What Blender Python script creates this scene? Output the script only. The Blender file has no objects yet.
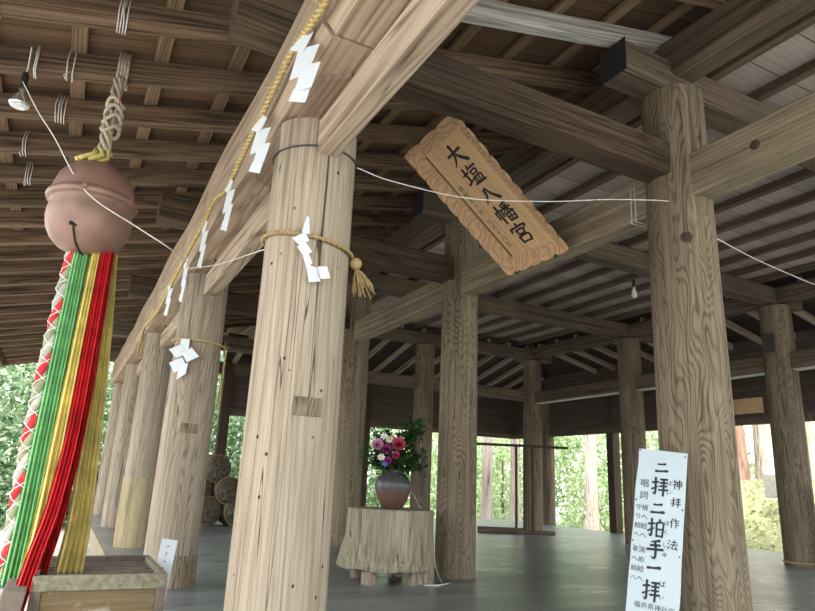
import bpy, bmesh, math, random
from mathutils import Vector, Matrix, noise as mnoise
random.seed(7)
PI = math.pi
scn = bpy.context.scene
COL = scn.collection
V = Vector

# ------------------------------------------------------------------ objects
def new_obj(name, bm, mats, parent=None, smooth=False, auto=None):
    me = bpy.data.meshes.new(name)
    bmesh.ops.recalc_face_normals(bm, faces=bm.faces[:])
    bm.to_mesh(me); bm.free()
    if not isinstance(mats, (list, tuple)): mats = [mats]
    for m in mats: me.materials.append(m)
    if smooth:
        for p in me.polygons: p.use_smooth = True
    o = bpy.data.objects.new(name, me)
    COL.objects.link(o)
    if parent: o.parent = parent
    if auto and smooth:
        try: me.set_sharp_from_angle(angle=math.radians(auto))
        except Exception: pass
    return o

def tag(o, label=None, cat=None, group=None, kind=None):
    if label: o['label'] = label
    if cat: o['category'] = cat
    if group: o['group'] = group
    if kind: o['kind'] = kind
    return o

def thing(name, label, cat, loc=(0, 0, 0), group=None):
    o = bpy.data.objects.new(name, None)
    o.empty_display_size = .1
    COL.objects.link(o); o.location = loc
    return tag(o, label, cat, group, 'thing')

def structure(name, bm, m, label=None, **k):
    o = new_obj(name, bm, m, **k); o['kind'] = 'structure'
    if label: o['label'] = label
    return o

# ------------------------------------------------------------------ shapes
def bx(bm, lo, hi, mi=0):
    x0, y0, z0 = lo; x1, y1, z1 = hi
    v = [bm.verts.new(p) for p in ((x0,y0,z0),(x1,y0,z0),(x1,y1,z0),(x0,y1,z0),(x0,y0,z1),(x1,y0,z1),(x1,y1,z1),(x0,y1,z1))]
    for f in ((0,3,2,1),(4,5,6,7),(0,1,5,4),(1,2,6,5),(2,3,7,6),(3,0,4,7)):
        bm.faces.new([v[i] for i in f]).material_index = mi

def box_bm(lo, hi, bev=0, seg=2):
    bm = bmesh.new(); bx(bm, lo, hi)
    if bev: bmesh.ops.bevel(bm, geom=bm.edges[:], offset=bev, segments=seg, profile=.6, affect='EDGES')
    return bm

def prism(bm, poly, z0, z1, mi=0):
    a = [bm.verts.new((x, y, z0)) for x, y in poly]; b = [bm.verts.new((x, y, z1)) for x, y in poly]
    n = len(poly)
    bm.faces.new(a[::-1]).material_index = mi; bm.faces.new(b).material_index = mi
    for i in range(n): bm.faces.new((a[i], a[(i+1) % n], b[(i+1) % n], b[i])).material_index = mi

def loft(bm, rings, caps=True, mi=0, closed=True):
    R = [[bm.verts.new(p) for p in r] for r in rings]
    n = len(R[0])
    for a, b in zip(R, R[1:]):
        for i in range(n if closed else n-1):
            bm.faces.new((a[i], a[(i+1) % n], b[(i+1) % n], b[i])).material_index = mi
    if caps and closed:
        bm.faces.new(R[0][::-1]).material_index = mi; bm.faces.new(R[-1]).material_index = mi
    return R

def lathe(bm, prof, n=40, mi=0, c=(0, 0, 0), caps=True):
    loft(bm, [[(c[0]+r*math.cos(2*PI*i/n), c[1]+r*math.sin(2*PI*i/n), c[2]+z) for i in range(n)] for r, z in prof], caps, mi)

def smooth_path(pts, k=6):
    pts = [V(p) for p in pts]
    if len(pts) < 3: return pts
    P = [pts[0]*2-pts[1]] + pts + [pts[-1]*2-pts[-2]]
    out = []
    for i in range(1, len(P)-2):
        a, b, c, d = P[i-1:i+3]
        for j in range(k):
            t = j/k
            out.append(.5*((2*b)+(c-a)*t+(2*a-5*b+4*c-d)*t*t+(3*b-a-3*c+d)*t**3))
    return out + [pts[-1]]

def frames(pts):
    n = len(pts); T = []
    for i in range(n):
        t = pts[min(i+1, n-1)]-pts[max(i-1, 0)]
        T.append(t.normalized() if t.length > 1e-9 else V((0, 0, 1)))
    a = V((0, 0, 1)) if abs(T[0].z) < .9 else V((1, 0, 0))
    N = (a-T[0]*a.dot(T[0])).normalized(); out = []
    for t in T:
        N = N-t*N.dot(t); N.normalize()
        out.append((t, N.copy(), t.cross(N)))
    return out

def tube(bm, pts, r, n=8, mi=0):
    pts = [V(p) for p in pts]
    F = frames(pts); rings = []
    for i, (p, (t, a, b)) in enumerate(zip(pts, F)):
        rr = r[i] if isinstance(r, (list, tuple)) else r
        rings.append([p+a*rr*math.cos(2*PI*k/n)+b*rr*math.sin(2*PI*k/n) for k in range(n)])
    loft(bm, rings, True, mi)

def resample(pts, step):
    out = [pts[0]]; acc = 0
    for a, b in zip(pts, pts[1:]):
        d = (b-a).length; s = step-acc
        while s < d:
            out.append(a+(b-a)*(s/d)); s += step
        acc = d-(s-step)
    return out+[pts[-1]]

def twisted(bm, pts, R, sr, pitch, strands=3, n=6, mats=None, step=None):
    P = resample(smooth_path(pts), step or pitch/8); F = frames(P)
    for s in range(strands):
        L = 0; q = []
        for i, (p, (t, a, b)) in enumerate(zip(P, F)):
            if i: L += (P[i]-P[i-1]).length
            an = 2*PI*(L/pitch+s/strands)
            q.append(p+a*R*math.cos(an)+b*R*math.sin(an))
        tube(bm, q, sr, n, mats[s] if mats else 0)

# ------------------------------------------------------------------ materials
def nmat(name):
    m = bpy.data.materials.new(name); m.use_nodes = True
    nt = m.node_tree; nt.nodes.clear()
    out = nt.nodes.new('ShaderNodeOutputMaterial'); b = nt.nodes.new('ShaderNodeBsdfPrincipled')
    nt.links.new(b.outputs[0], out.inputs[0])
    return m, nt, b

class NB:
    def __init__(s, nt): s.nt = nt
    def n(s, t, **k):
        x = s.nt.nodes.new(t)
        for a, v in k.items(): setattr(x, a, v)
        return x
    def l(s, a, b): s.nt.links.new(a, b)
    def math(s, op, a, b=None, clamp=False):
        x = s.n('ShaderNodeMath', operation=op, use_clamp=clamp)
        for i, v in enumerate((a, b)):
            if v is None: continue
            if isinstance(v, (int, float)): x.inputs[i].default_value = v
            else: s.l(v, x.inputs[i])
        return x.outputs[0]
    def noise(s, vec, scale, detail=3, rough=.55, dist=0):
        x = s.n('ShaderNodeTexNoise'); x.inputs['Scale'].default_value = scale
        x.inputs['Detail'].default_value = detail; x.inputs['Roughness'].default_value = rough
        x.inputs['Distortion'].default_value = dist
        s.l(vec, x.inputs['Vector']); return x.outputs['Fac']
    def mapping(s, vec, sc):
        x = s.n('ShaderNodeMapping'); x.inputs['Scale'].default_value = sc
        s.l(vec, x.inputs['Vector']); return x.outputs[0]
    def ramp(s, fac, stops, interp='LINEAR'):
        x = s.n('ShaderNodeValToRGB'); r = x.color_ramp; r.interpolation = interp
        while len(r.elements) > 1: r.elements.remove(r.elements[-1])
        r.elements[0].position = stops[0][0]; r.elements[0].color = (*stops[0][1], 1)
        for p, c in stops[1:]:
            e = r.elements.new(p); e.color = (*c, 1)
        s.l(fac, x.inputs[0]); return x.outputs[0]
    def maprange(s, v, a, b, c=0., d=1.):
        x = s.n('ShaderNodeMapRange'); x.clamp = True
        for i, q in enumerate((a, b, c, d)): x.inputs[i+1].default_value = q
        s.l(v, x.inputs[0]); return x.outputs[0]
    def mix(s, fac, a, b, mode='MIX'):
        x = s.n('ShaderNodeMix', data_type='RGBA', blend_type=mode)
        if isinstance(fac, (int, float)): x.inputs[0].default_value = fac
        else: s.l(fac, x.inputs[0])
        for i, v in ((6, a), (7, b)):
            if isinstance(v, (tuple, list)): x.inputs[i].default_value = (*v[:3], 1)
            else: s.l(v, x.inputs[i])
        return x.outputs[2]

def wood(name, dark, light, axis='X', ring=18, dist=14, ringmix=.5, crack=.6, stain=.35, rough=.78, bump=.35,
         holes=False, stain_col=None, along=.12, spec=.25, cw=.006, fibre=55, streak=.45, cgate=(.42, .56), figure=None):
    m, nt, b = nmat(name); N = NB(nt)
    tc = N.n('ShaderNodeTexCoord'); oi = N.n('ShaderNodeObjectInfo')
    off = N.n('ShaderNodeVectorMath', operation='SCALE'); off.inputs[0].default_value = (13.1, 7.7, 17.3)
    N.l(oi.outputs['Random'], off.inputs['Scale'])
    cen = N.n('ShaderNodeVectorMath', operation='SCALE'); cen.inputs[0].default_value = (5.3, .16, .12) if axis == 'X' else (.1, .13, 5.3)
    N.l(oi.outputs['Random'], cen.inputs['Scale'])
    add = N.n('ShaderNodeVectorMath', operation='ADD'); N.l(tc.outputs['Object'], add.inputs[0]); N.l(off.outputs[0], add.inputs[1])
    add2 = N.n('ShaderNodeVectorMath', operation='ADD'); N.l(tc.outputs['Object'], add2.inputs[0]); N.l(cen.outputs[0], add2.inputs[1])
    def sc(al, cr): return (al, cr, cr) if axis == 'X' else (cr, cr, al)
    P = add.outputs[0]
    w = N.n('ShaderNodeTexWave', wave_type='RINGS', rings_direction=axis, wave_profile='SIN')
    w.inputs['Scale'].default_value = ring; w.inputs['Distortion'].default_value = dist
    w.inputs['Detail'].default_value = 2.5; w.inputs['Detail Scale'].default_value = .11; w.inputs['Detail Roughness'].default_value = .45
    N.l(N.mapping(add2.outputs[0], sc(along, 1)), w.inputs['Vector'])
    rg = N.ramp(w.outputs['Fac'], [(0, (0, 0, 0)), (.25, (.55,)*3), (.6, (.85,)*3), (1, (1,)*3)])
    if figure:
        al_, cr_, nl_ = figure
        fn = N.noise(N.mapping(P, sc(al_, cr_)), 1, 2, .4)
        sn = N.math('SINE', N.math('MULTIPLY', fn, nl_))
        rg = N.ramp(N.math('ADD', N.math('MULTIPLY', sn, .5), .5), [(0, (0, 0, 0)), (.22, (.4,)*3), (.55, (.8,)*3), (1, (1,)*3)])
    fib = N.noise(N.mapping(P, sc(1.6, fibre)), 1, 4, .7)
    mid = N.noise(N.mapping(P, sc(.5, 13)), 1, 4, .6)
    big = N.noise(N.mapping(P, sc(.8, 2.6)), 1, 3, .6)
    t = N.math('ADD', N.math('MULTIPLY', rg, ringmix), N.math('MULTIPLY', N.maprange(fib, .34, .66), 1-ringmix))
    t = N.math('MULTIPLY', N.math('ADD', t, N.maprange(mid, .3, .7, -.28, .28)), 1, True)
    col = N.ramp(t, [(0, dark), (.45, tuple(d*.45+l*.55 for d, l in zip(dark, light))), (1, light)])
    sk = N.maprange(N.noise(N.mapping(P, sc(.9, 34)), 1, 3, .6), .54, .66)
    col = N.mix(N.math('MULTIPLY', sk, streak), col, tuple(d*.55 for d in dark))
    sm = N.maprange(big, .42, .68)
    col = N.mix(N.math('MULTIPLY', sm, stain), col, stain_col or tuple(d*.7 for d in dark))
    ck = N.math('ABSOLUTE', N.math('SUBTRACT', N.noise(N.mapping(P, sc(.16, 9)), 1, 2, .5), .5))
    ckm = N.math('MULTIPLY', N.maprange(ck, cw*.25, cw, 1, 0), N.maprange(N.noise(N.mapping(P, sc(.5, 3)), 1, 1), *cgate))
    col = N.mix(N.math('MULTIPLY', ckm, crack), col, tuple(d*.18 for d in dark))
    h = N.math('ADD', N.math('MULTIPLY', fib, .35), N.math('MULTIPLY', rg, .35))
    h = N.math('SUBTRACT', h, N.math('MULTIPLY', ckm, 1.2))
    if holes:
        vo = N.n('ShaderNodeTexVoronoi'); vo.inputs['Scale'].default_value = 11; N.l(N.mapping(P, sc(.8, 1)), vo.inputs['Vector'])
        hm = N.maprange(vo.outputs['Distance'], .06, .10, 1, 0)
        col = N.mix(hm, col, (.02, .014, .01)); h = N.math('SUBTRACT', h, N.math('MULTIPLY', hm, 1.5))
    N.l(col, b.inputs['Base Color'])
    b.inputs['Roughness'].default_value = rough; b.inputs['Specular IOR Level'].default_value = spec
    bp = N.n('ShaderNodeBump'); bp.inputs['Strength'].default_value = bump; bp.inputs['Distance'].default_value = .012
    N.l(h, bp.inputs['Height']); N.l(bp.outputs[0], b.inputs['Normal'])
    return m

def plain(name, col, rough=.6, var=.25, scale=6, bump=0., metal=0., spec=.5, col2=None):
    m, nt, b = nmat(name); N = NB(nt); tc = N.n('ShaderNodeTexCoord')
    f = N.noise(tc.outputs['Object'], scale, 4, .6)
    c2 = col2 or tuple(c*(1-var) for c in col)
    N.l(N.ramp(f, [(.3, c2), (.7, col)]), b.inputs['Base Color'])
    b.inputs['Roughness'].default_value = rough; b.inputs['Metallic'].default_value = metal; b.inputs['Specular IOR Level'].default_value = spec
    if bump:
        bp = N.n('ShaderNodeBump'); bp.inputs['Strength'].default_value = bump; bp.inputs['Distance'].default_value = .01
        N.l(f, bp.inputs['Height']); N.l(bp.outputs[0], b.inputs['Normal'])
    return m

def leafmat(name, a, bcol, c, rough=.45):
    m, nt, b = nmat(name); N = NB(nt)
    g = N.n('ShaderNodeNewGeometry')
    N.l(N.ramp(g.outputs['Random Per Island'], [(0, a), (.5, bcol), (1, c)]), b.inputs['Base Color'])
    b.inputs['Roughness'].default_value = rough
    tr = N.n('ShaderNodeBsdfTranslucent'); N.l(N.ramp(g.outputs['Random Per Island'], [(0, a), (.5, bcol), (1, c)]), tr.inputs[0])
    mx = N.n('ShaderNodeMixShader'); mx.inputs[0].default_value = .35
    out = [n for n in nt.nodes if n.type == 'OUTPUT_MATERIAL'][0]
    N.l(b.outputs[0], mx.inputs[1]); N.l(tr.outputs[0], mx.inputs[2]); N.l(mx.outputs[0], out.inputs[0])
    return m

M = {}
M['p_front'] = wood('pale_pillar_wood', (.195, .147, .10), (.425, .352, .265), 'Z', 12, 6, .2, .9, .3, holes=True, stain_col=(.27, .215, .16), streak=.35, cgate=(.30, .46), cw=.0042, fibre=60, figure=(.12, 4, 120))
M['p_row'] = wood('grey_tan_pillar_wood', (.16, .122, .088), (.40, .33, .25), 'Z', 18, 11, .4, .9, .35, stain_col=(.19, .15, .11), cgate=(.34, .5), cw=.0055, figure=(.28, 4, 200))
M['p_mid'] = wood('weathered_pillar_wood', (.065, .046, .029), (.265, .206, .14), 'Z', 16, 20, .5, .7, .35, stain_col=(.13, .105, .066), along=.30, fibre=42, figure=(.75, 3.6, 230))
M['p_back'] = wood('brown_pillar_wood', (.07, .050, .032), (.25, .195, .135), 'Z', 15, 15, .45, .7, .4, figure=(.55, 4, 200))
M['post_dark'] = wood('dark_post_wood', (.035, .024, .017), (.10, .07, .048), 'Z', 12, 8, .5, .4, .3)
M['graft'] = wood('yellowish_new_wood', (.20, .155, .085), (.46, .38, .23), 'Z', 10, 5, .35, .8, .3, cgate=(.34, .5))
M['b_light'] = wood('pale_beam_wood', (.17, .112, .076), (.50, .395, .295), 'X', 11, 30, .62, .55, .2, stain_col=(.28, .215, .15), streak=.15, figure=(.3, 4.5, 75))
M['b_big'] = wood('big_pale_beam_wood', (.21, .147, .095), (.475, .365, .268), 'X', 9, 26, .5, .5, .3, stain_col=(.28, .215, .15), streak=.3, figure=(.25, 3.5, 75))
M['b_bigdark'] = wood('big_brown_beam_wood', (.13, .085, .058), (.31, .225, .16), 'X', 9, 24, .5, .6, .45, along=.14, stain_col=(.18, .13, .095))
M['b_tie'] = wood('tan_tie_beam_wood', (.15, .112, .073), (.41, .335, .235), 'X', 9, 14, .35, .7, .55, along=.1, stain_col=(.13, .10, .07))
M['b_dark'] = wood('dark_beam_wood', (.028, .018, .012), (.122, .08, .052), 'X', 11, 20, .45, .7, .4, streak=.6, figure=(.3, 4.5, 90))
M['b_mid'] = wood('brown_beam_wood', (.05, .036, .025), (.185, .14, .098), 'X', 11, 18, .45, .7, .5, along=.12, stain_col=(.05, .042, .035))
M['raft'] = wood('rafter_wood', (.055, .033, .02), (.235, .155, .10), 'X', 11, 28, .55, .6, .35, figure=(.3, 6, 70))
M['raft_in'] = wood('dim_rafter_wood', (.13, .095, .07), (.46, .36, .28), 'X', 9, 16, .45, .5, .3)
M['raft_grey'] = wood('whitened_rafter_wood', (.24, .225, .205), (.60, .585, .56), 'X', 7, 26, .6, .5, .2, figure=(.35, 6, 55))
M['batten'] = wood('batten_wood', (.12, .075, .045), (.31, .21, .13), 'X', 14, 16, .4, .5, .3)
M['joist'] = wood('joist_wood', (.07, .047, .033), (.18, .13, .095), 'X', 11, 10, .4, .4, .3)
M['black'] = plain('black_painted_end_grain', (.02, .021, .024), .7)
M['white_edge'] = plain('pale_wood_strip', (.55, .52, .47), .6)

def boards(name, dark, light, axis, width, rough=.7, gap=.03, spec=.3, bump=.4, gloss_noise=False):
    """plank surface in world XY: boards run along axis, seams across it"""
    m, nt, b = nmat(name); N = NB(nt); tc = N.n('ShaderNodeTexCoord')
    sep = N.n('ShaderNodeSeparateXYZ'); N.l(tc.outputs['Object'], sep.inputs[0])
    c = sep.outputs['Y' if axis == 'X' else 'X']; a = sep.outputs['X' if axis == 'X' else 'Y']
    q = N.math('DIVIDE', c, width); idx = N.math('FLOOR', q); fr = N.math('FRACT', q)
    wn = N.n('ShaderNodeTexWhiteNoise', noise_dimensions='1D'); N.l(idx, wn.inputs['W'])
    comb = N.n('ShaderNodeCombineXYZ')
    N.l(N.math('ADD', N.math('MULTIPLY', a, .9), N.math('MULTIPLY', wn.outputs['Value'], 40)), comb.inputs[0])
    N.l(N.math('MULTIPLY', c, 28), comb.inputs[1])
    g = N.noise(comb.outputs[0], 1, 4, .65)
    big = N.noise(tc.outputs['Object'], .9, 3, .6)
    t = N.math('ADD', N.math('MULTIPLY', g, .7), N.math('MULTIPLY', wn.outputs['Value'], .3))
    col = N.ramp(t, [(.25, dark), (.75, light)])
    col = N.mix(N.maprange(big, .4, .7, 0, .4), col, tuple(x*.8 for x in dark))
    ed = N.math('MINIMUM', fr, N.math('SUBTRACT', 1, fr))
    seam = N.maprange(ed, gap*.4, gap, 1, 0)
    col = N.mix(N.math('MULTIPLY', seam, .8), col, tuple(x*.2 for x in dark))
    N.l(col, b.inputs['Base Color']); b.inputs['Specular IOR Level'].default_value = spec
    if gloss_noise: N.l(N.maprange(N.math('ADD', N.math('MULTIPLY', g, .6), N.math('MULTIPLY', big, .4)), .3, .7, rough-.1, rough+.14), b.inputs['Roughness'])
    else: b.inputs['Roughness'].default_value = rough
    bp = N.n('ShaderNodeBump'); bp.inputs['Strength'].default_value = bump; bp.inputs['Distance'].default_value = .008
    N.l(N.math('SUBTRACT', N.math('MULTIPLY', g, .4), seam), bp.inputs['Height']); N.l(bp.outputs[0], b.inputs['Normal'])
    return m
M['floor'] = boards('worn_floorboards', (.125, .138, .138), (.225, .245, .245), 'X', .31, .30, .022, .6, .15, True)
M['roofboard'] = boards('eave_roof_boards', (.085, .05, .03), (.22, .14, .088), 'X', .26, .8, .02, .2)
M['ceilboard'] = boards('ceiling_boards', (.27, .225, .20), (.50, .43, .385), 'X', .42, .75, .02, .3)
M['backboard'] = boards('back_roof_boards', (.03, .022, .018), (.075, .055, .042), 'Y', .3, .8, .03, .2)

def wallboards():
    m, nt, b = nmat('dark_hung_boards'); N = NB(nt); tc = N.n('ShaderNodeTexCoord')
    sep = N.n('ShaderNodeSeparateXYZ'); N.l(tc.outputs['Object'], sep.inputs[0])
    q = N.math('DIVIDE', sep.outputs['Z'], .28); fr = N.math('FRACT', q)
    seam = N.maprange(N.math('MINIMUM', fr, N.math('SUBTRACT', 1, fr)), .01, .04, 1, 0)
    g = N.noise(N.mapping(tc.outputs['Object'], (1.2, 1.2, 30)), 1, 4, .6)
    col = N.mix(seam, N.ramp(g, [(.3, (.045, .03, .024)), (.7, (.11, .075, .058))]), (.008, .006, .005))
    N.l(col, b.inputs['Base Color']); b.inputs['Roughness'].default_value = .7
    return m
M['wallboard'] = wallboards()
M['straw'] = plain('straw_rope', (.62, .48, .22), .8, .5, 60, .6, spec=.2, col2=(.33, .23, .08))
M['oldstraw'] = plain('aged_straw_rope', (.46, .34, .16), .85, .5, 60, .6, spec=.2, col2=(.24, .165, .07))
M['paper'] = plain('white_paper', (.60, .64, .67), .7, .06, 5)
M['cord_white'] = plain('white_cord', (.72, .70, .66), .7, .2, 20)
M['cord_rope'] = plain('cream_rope', (.60, .53, .42), .8, .4, 70, .5, col2=(.33, .28, .21))
M['wire'] = plain('dark_wire', (.05, .045, .04), .6)
M['ink'] = plain('black_ink', (.012, .014, .018), .55)
M['ink_sign'] = plain('blue_black_ink', (.018, .024, .034), .6)
M['bell'] = plain('dusty_red_brown_bell_metal', (.30, .17, .135), .5, .3, 7, .1, .25, col2=(.195, .118, .09))
M['bell_dark'] = plain('dark_bell_slit', (.01, .008, .007), .8)
def cloth(name, c, var=.35):
    return plain(name, c, .65, var, 9, .1, spec=.3)
M['green'] = cloth('green_cloth', (.27, .60, .27)); M['lgreen'] = cloth('light_green_cloth', (.40, .62, .32))
M['yellow'] = cloth('yellow_cloth', (.80, .68, .22)); M['red'] = cloth('red_cloth', (.66, .025, .035)); M['pink'] = cloth('pink_cloth', (.72, .40, .38))
M['dyellow'] = cloth('mustard_cloth', (.66, .56, .20)); M['white_cloth'] = cloth('white_cloth', (.46, .43, .37)); M['olive'] = cloth('sage_cloth', (.30, .31, .185))
M['tin'] = plain('painted_white_sheet', (.52, .60, .63), .4, .06, 2.5, col2=(.46, .54, .57))
M['glass_bulb'] = None
m, nt, b = nmat('clear_bulb_glass'); b.inputs['Base Color'].default_value = (.95, .97, 1, 1); b.inputs['Roughness'].default_value = .05; b.inputs['Transmission Weight'].default_value = .55
M['bulb'] = m
M['chrome'] = plain('silver_reflector', (.8, .81, .82), .2, .05, 5, metal=.9)
M['socket'] = plain('black_socket', (.015, .015, .017), .45)

def vase_mat():
    m, nt, b = nmat('two_tone_vase_glaze'); N = NB(nt); tc = N.n('ShaderNodeTexCoord')
    sep = N.n('ShaderNodeSeparateXYZ'); N.l(tc.outputs['Object'], sep.inputs[0])
    n1 = N.noise(tc.outputs['Object'], 9, 4, .6)
    h = N.math('ADD', sep.outputs['Z'], N.math('MULTIPLY', n1, .07))
    sp = N.noise(tc.outputs['Object'], 60, 3, .6)
    top = N.ramp(sp, [(.35, (.035, .034, .036)), (.65, (.075, .07, .07))])
    bot = N.ramp(sp, [(.35, (.085, .042, .03)), (.65, (.13, .065, .046))])
    N.l(N.mix(N.maprange(h, .215, .245), bot, top), b.inputs['Base Color'])
    N.l(N.maprange(h, .215, .245, .55, .36), b.inputs['Roughness'])
    return m
M['vase'] = vase_mat()
M['stump'] = wood('pale_stump_wood', (.135, .112, .074), (.38, .335, .245), 'Z', 10, 10, .2, .8, .4, along=.1, bump=.9, stain_col=(.19, .18, .10))
M['plaque'] = wood('amber_plaque_wood', (.56, .33, .17), (.80, .54, .31), 'X', 6, 9, .4, .1, .15, .55, .12, along=.08, streak=.12)
M['plaque_dark'] = plain('plaque_groove', (.12, .05, .025), .6)
def carved():
    m, nt, b = nmat('carved_amber_wood'); N = NB(nt); tc = N.n('ShaderNodeTexCoord')
    w = N.n('ShaderNodeTexWave', wave_type='RINGS', rings_direction='SPHERICAL'); w.inputs['Scale'].default_value = 5; w.inputs['Distortion'].default_value = 16; w.inputs['Detail'].default_value = 1.5; w.inputs['Detail Scale'].default_value = .9
    N.l(tc.outputs['Object'], w.inputs['Vector'])
    n1 = N.noise(tc.outputs['Object'], 14, 3)
    col = N.ramp(w.outputs['Fac'], [(0, (.52, .31, .165)), (.35, (.62, .39, .215)), (1, (.70, .455, .26))])
    N.l(N.mix(N.maprange(n1, .4, .7, 0, .3), col, (.5, .29, .15)), b.inputs['Base Color']); b.inputs['Roughness'].default_value = .6
    bp = N.n('ShaderNodeBump'); bp.inputs['Strength'].default_value = .6; bp.inputs['Distance'].default_value = .012
    N.l(w.outputs['Fac'], bp.inputs['Height']); N.l(bp.outputs[0], b.inputs['Normal'])
    return m
M['carved'] = carved()
def box_paint():
    m, nt, b = nmat('flaking_brown_box_wood'); N = NB(nt); tc = N.n('ShaderNodeTexCoord')
    n1 = N.noise(N.mapping(tc.outputs['Object'], (6, 6, 9)), 1, 5, .7); n2 = N.noise(N.mapping(tc.outputs['Object'], (2, 2, 60)), 1, 3, .6)
    col = N.ramp(n2, [(.3, (.10, .068, .03)), (.7, (.165, .115, .055))])
    col = N.mix(N.maprange(n1, .56, .62), col, (.24, .20, .15))
    N.l(col, b.inputs['Base Color']); b.inputs['Roughness'].default_value = .8
    return m
M['boxpanel'] = box_paint()
M['boxrail'] = plain('lichen_grey_wood', (.24, .22, .15), .85, .4, 30, .4, col2=(.10, .088, .062))
M['boxdark'] = plain('grey_brown_wood', (.15, .115, .088), .85, .4, 14, .3)
M['straw_bale'] = None
def bale_mat():
    m, nt, b = nmat('woven_straw'); N = NB(nt); tc = N.n('ShaderNodeTexCoord')
    w1 = N.n('ShaderNodeTexNoise'); w1.inputs['Scale'].default_value = 5; w1.inputs['Detail'].default_value = 4; w1.inputs['Distortion'].default_value = 3.5
    N.l(tc.outputs['Object'], w1.inputs['Vector'])
    f = N.math('FRACT', N.math('MULTIPLY', w1.outputs['Fac'], 7))
    N.l(N.ramp(f, [(0, (.012, .009, .006)), (.35, (.09, .07, .045)), (.7, (.30, .25, .175)), (1, (.015, .012, .008))]), b.inputs['Base Color'])
    b.inputs['Roughness'].default_value = .9
    bp = N.n('ShaderNodeBump'); bp.inputs['Strength'].default_value = .9; bp.inputs['Distance'].default_value = .02
    N.l(f, bp.inputs['Height']); N.l(bp.outputs[0], b.inputs['Normal'])
    return m
M['bale'] = bale_mat()
M['leaf_hedge'] = leafmat('hedge_leaves', (.05, .12, .045), (.20, .33, .15), (.55, .63, .44))
M['leaf_light'] = leafmat('light_leaves', (.26, .40, .16), (.48, .61, .32), (.80, .84, .66))
M['leaf_dark'] = leafmat('bouquet_leaves', (.014, .05, .014), (.035, .10, .03), (.09, .18, .06), .4)
M['leaf_moss'] = leafmat('bank_leaves', (.22, .27, .10), (.42, .47, .22), (.68, .68, .44))
M['cedar_a'] = wood('reddish_cedar_bark', (.16, .09, .065), (.42, .27, .20), 'Z', 10, 6, .2, .9, .4, .9, .9, cw=.02)
M['cedar_b'] = wood('pale_cedar_bark', (.32, .25, .20), (.70, .60, .52), 'Z', 10, 6, .2, .8, .3, .9, .9, cw=.02)
M['twig'] = plain('twig_bark', (.14, .09, .06), .8)
M['gravel'] = plain('pale_gravel', (.50, .48, .44), .9, .3, 40, .3, spec=.2)
M['earth'] = plain('leafy_earth', (.44, .42, .25), .95, .4, 5, .4, spec=.1, col2=(.24, .25, .11))
M['stone'] = plain('pale_stone', (.52, .50, .46), .85, .3, 6, .4)

# ------------------------------------------------------------------ frame of the hall
B1, B2, BM, B3, BO = 1.03, 4.105, 7.27, 10.46, 12.40       # column lines (X)
def A(k): return 3.2824+3.3137*k                            # bays (Y)
YE = 16.53

def beam(name, p0, p1, w, h, m, label, cat, group=None, bev=.012, wob=.004, up=(0, 0, 1), parent=None, round_=0):
    """squared timber from p0 to p1 (centre line); local X runs along the grain"""
    p0, p1 = V(p0), V(p1); L = (p1-p0).length; x = (p1-p0).normalized()
    z = V(up)-x*V(up).dot(x); z.normalize(); y = z.cross(x)
    bm = bmesh.new(); n = max(2, int(L/.35)); rings = []
    sd = random.uniform(0, 50)
    for i in range(n+1):
        s = -L/2+L*i/n
        dy = mnoise.noise(V((s*.7, sd, 0)))*wob; dz = mnoise.noise(V((s*.7, sd, 9)))*wob
        c = []
        if round_:
            k = 24
            for j in range(k):
                t = 2*PI*j/k; cx, sx = math.cos(t), math.sin(t); e = round_
                c.append((s, dy+w/2*math.copysign(abs(cx)**e, cx), dz+h/2*math.copysign(abs(sx)**e, sx)))
        else:
            for sy, sz, oy, oz in ((1, 1, bev, 0), (1, 1, 0, bev), (1, -1, 0, bev), (1, -1, bev, 0), (-1, -1, bev, 0), (-1, -1, 0, bev), (-1, 1, 0, bev), (-1, 1, bev, 0)):
                c.append((s, dy+sy*(w/2-oy), dz+sz*(h/2-oz)))
        rings.append(c)
    loft(bm, rings)
    o = new_obj(name, bm, m, parent, smooth=bool(round_), auto=40)
    R = Matrix((x, y, z)).transposed().to_4x4(); R.translation = (p0+p1)/2
    o.matrix_world = R
    if label: tag(o, label, cat, group, 'thing')
    return o

def beam_thing(name, p0, p1, w, h, m, label, cat, group=None, cap0=False, cap1=False, **k):
    """a timber whose sawn end carries a black painted cap"""
    o = beam(name, p0, p1, w, h, m, label, cat, group, **k)
    L = (V(p1)-V(p0)).length
    for f, s in ((cap0, -1), (cap1, 1)):
        if f:
            a, bb = (s*L/2, s*(L/2+.006))
            c = new_obj('end_cap', box_bm((min(a, bb), -w/2-.003, -h/2-.003), (max(a, bb), w/2+.003, h/2+.003)), M['black'], o)
            c['label'] = 'black painted end face'
    return o

def pillar(x, y, z0, z1, r, m, label, group, r1=None, name='timber_pillar', lean=0):
    bm = bmesh.new(); n = 44; k = max(6, int((z1-z0)/.22)); rings = []
    sd = random.uniform(0, 90); r1 = r1 or r*.97
    for j in range(k+1):
        z = (z1-z0)*j/k; rr = r+(r1-r)*j/k; ring = []
        for i in range(n):
            t = 2*PI*i/n
            q = rr*(1+.022*mnoise.noise(V((math.cos(t)*1.4, math.sin(t)*1.4, z*.45+sd)))+.008*mnoise.noise(V((math.cos(t)*6, math.sin(t)*6, z*.8+sd))))
            ring.append((q*math.cos(t), q*math.sin(t), z))
        rings.append(ring)
    loft(bm, rings)
    o = new_obj(name, bm, m, None, smooth=True, auto=50)
    o.location = (x, y, z0); o.rotation_euler.z = random.uniform(-.5, .5)
    return tag(o, label, 'pillar', group, 'thing')

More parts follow.
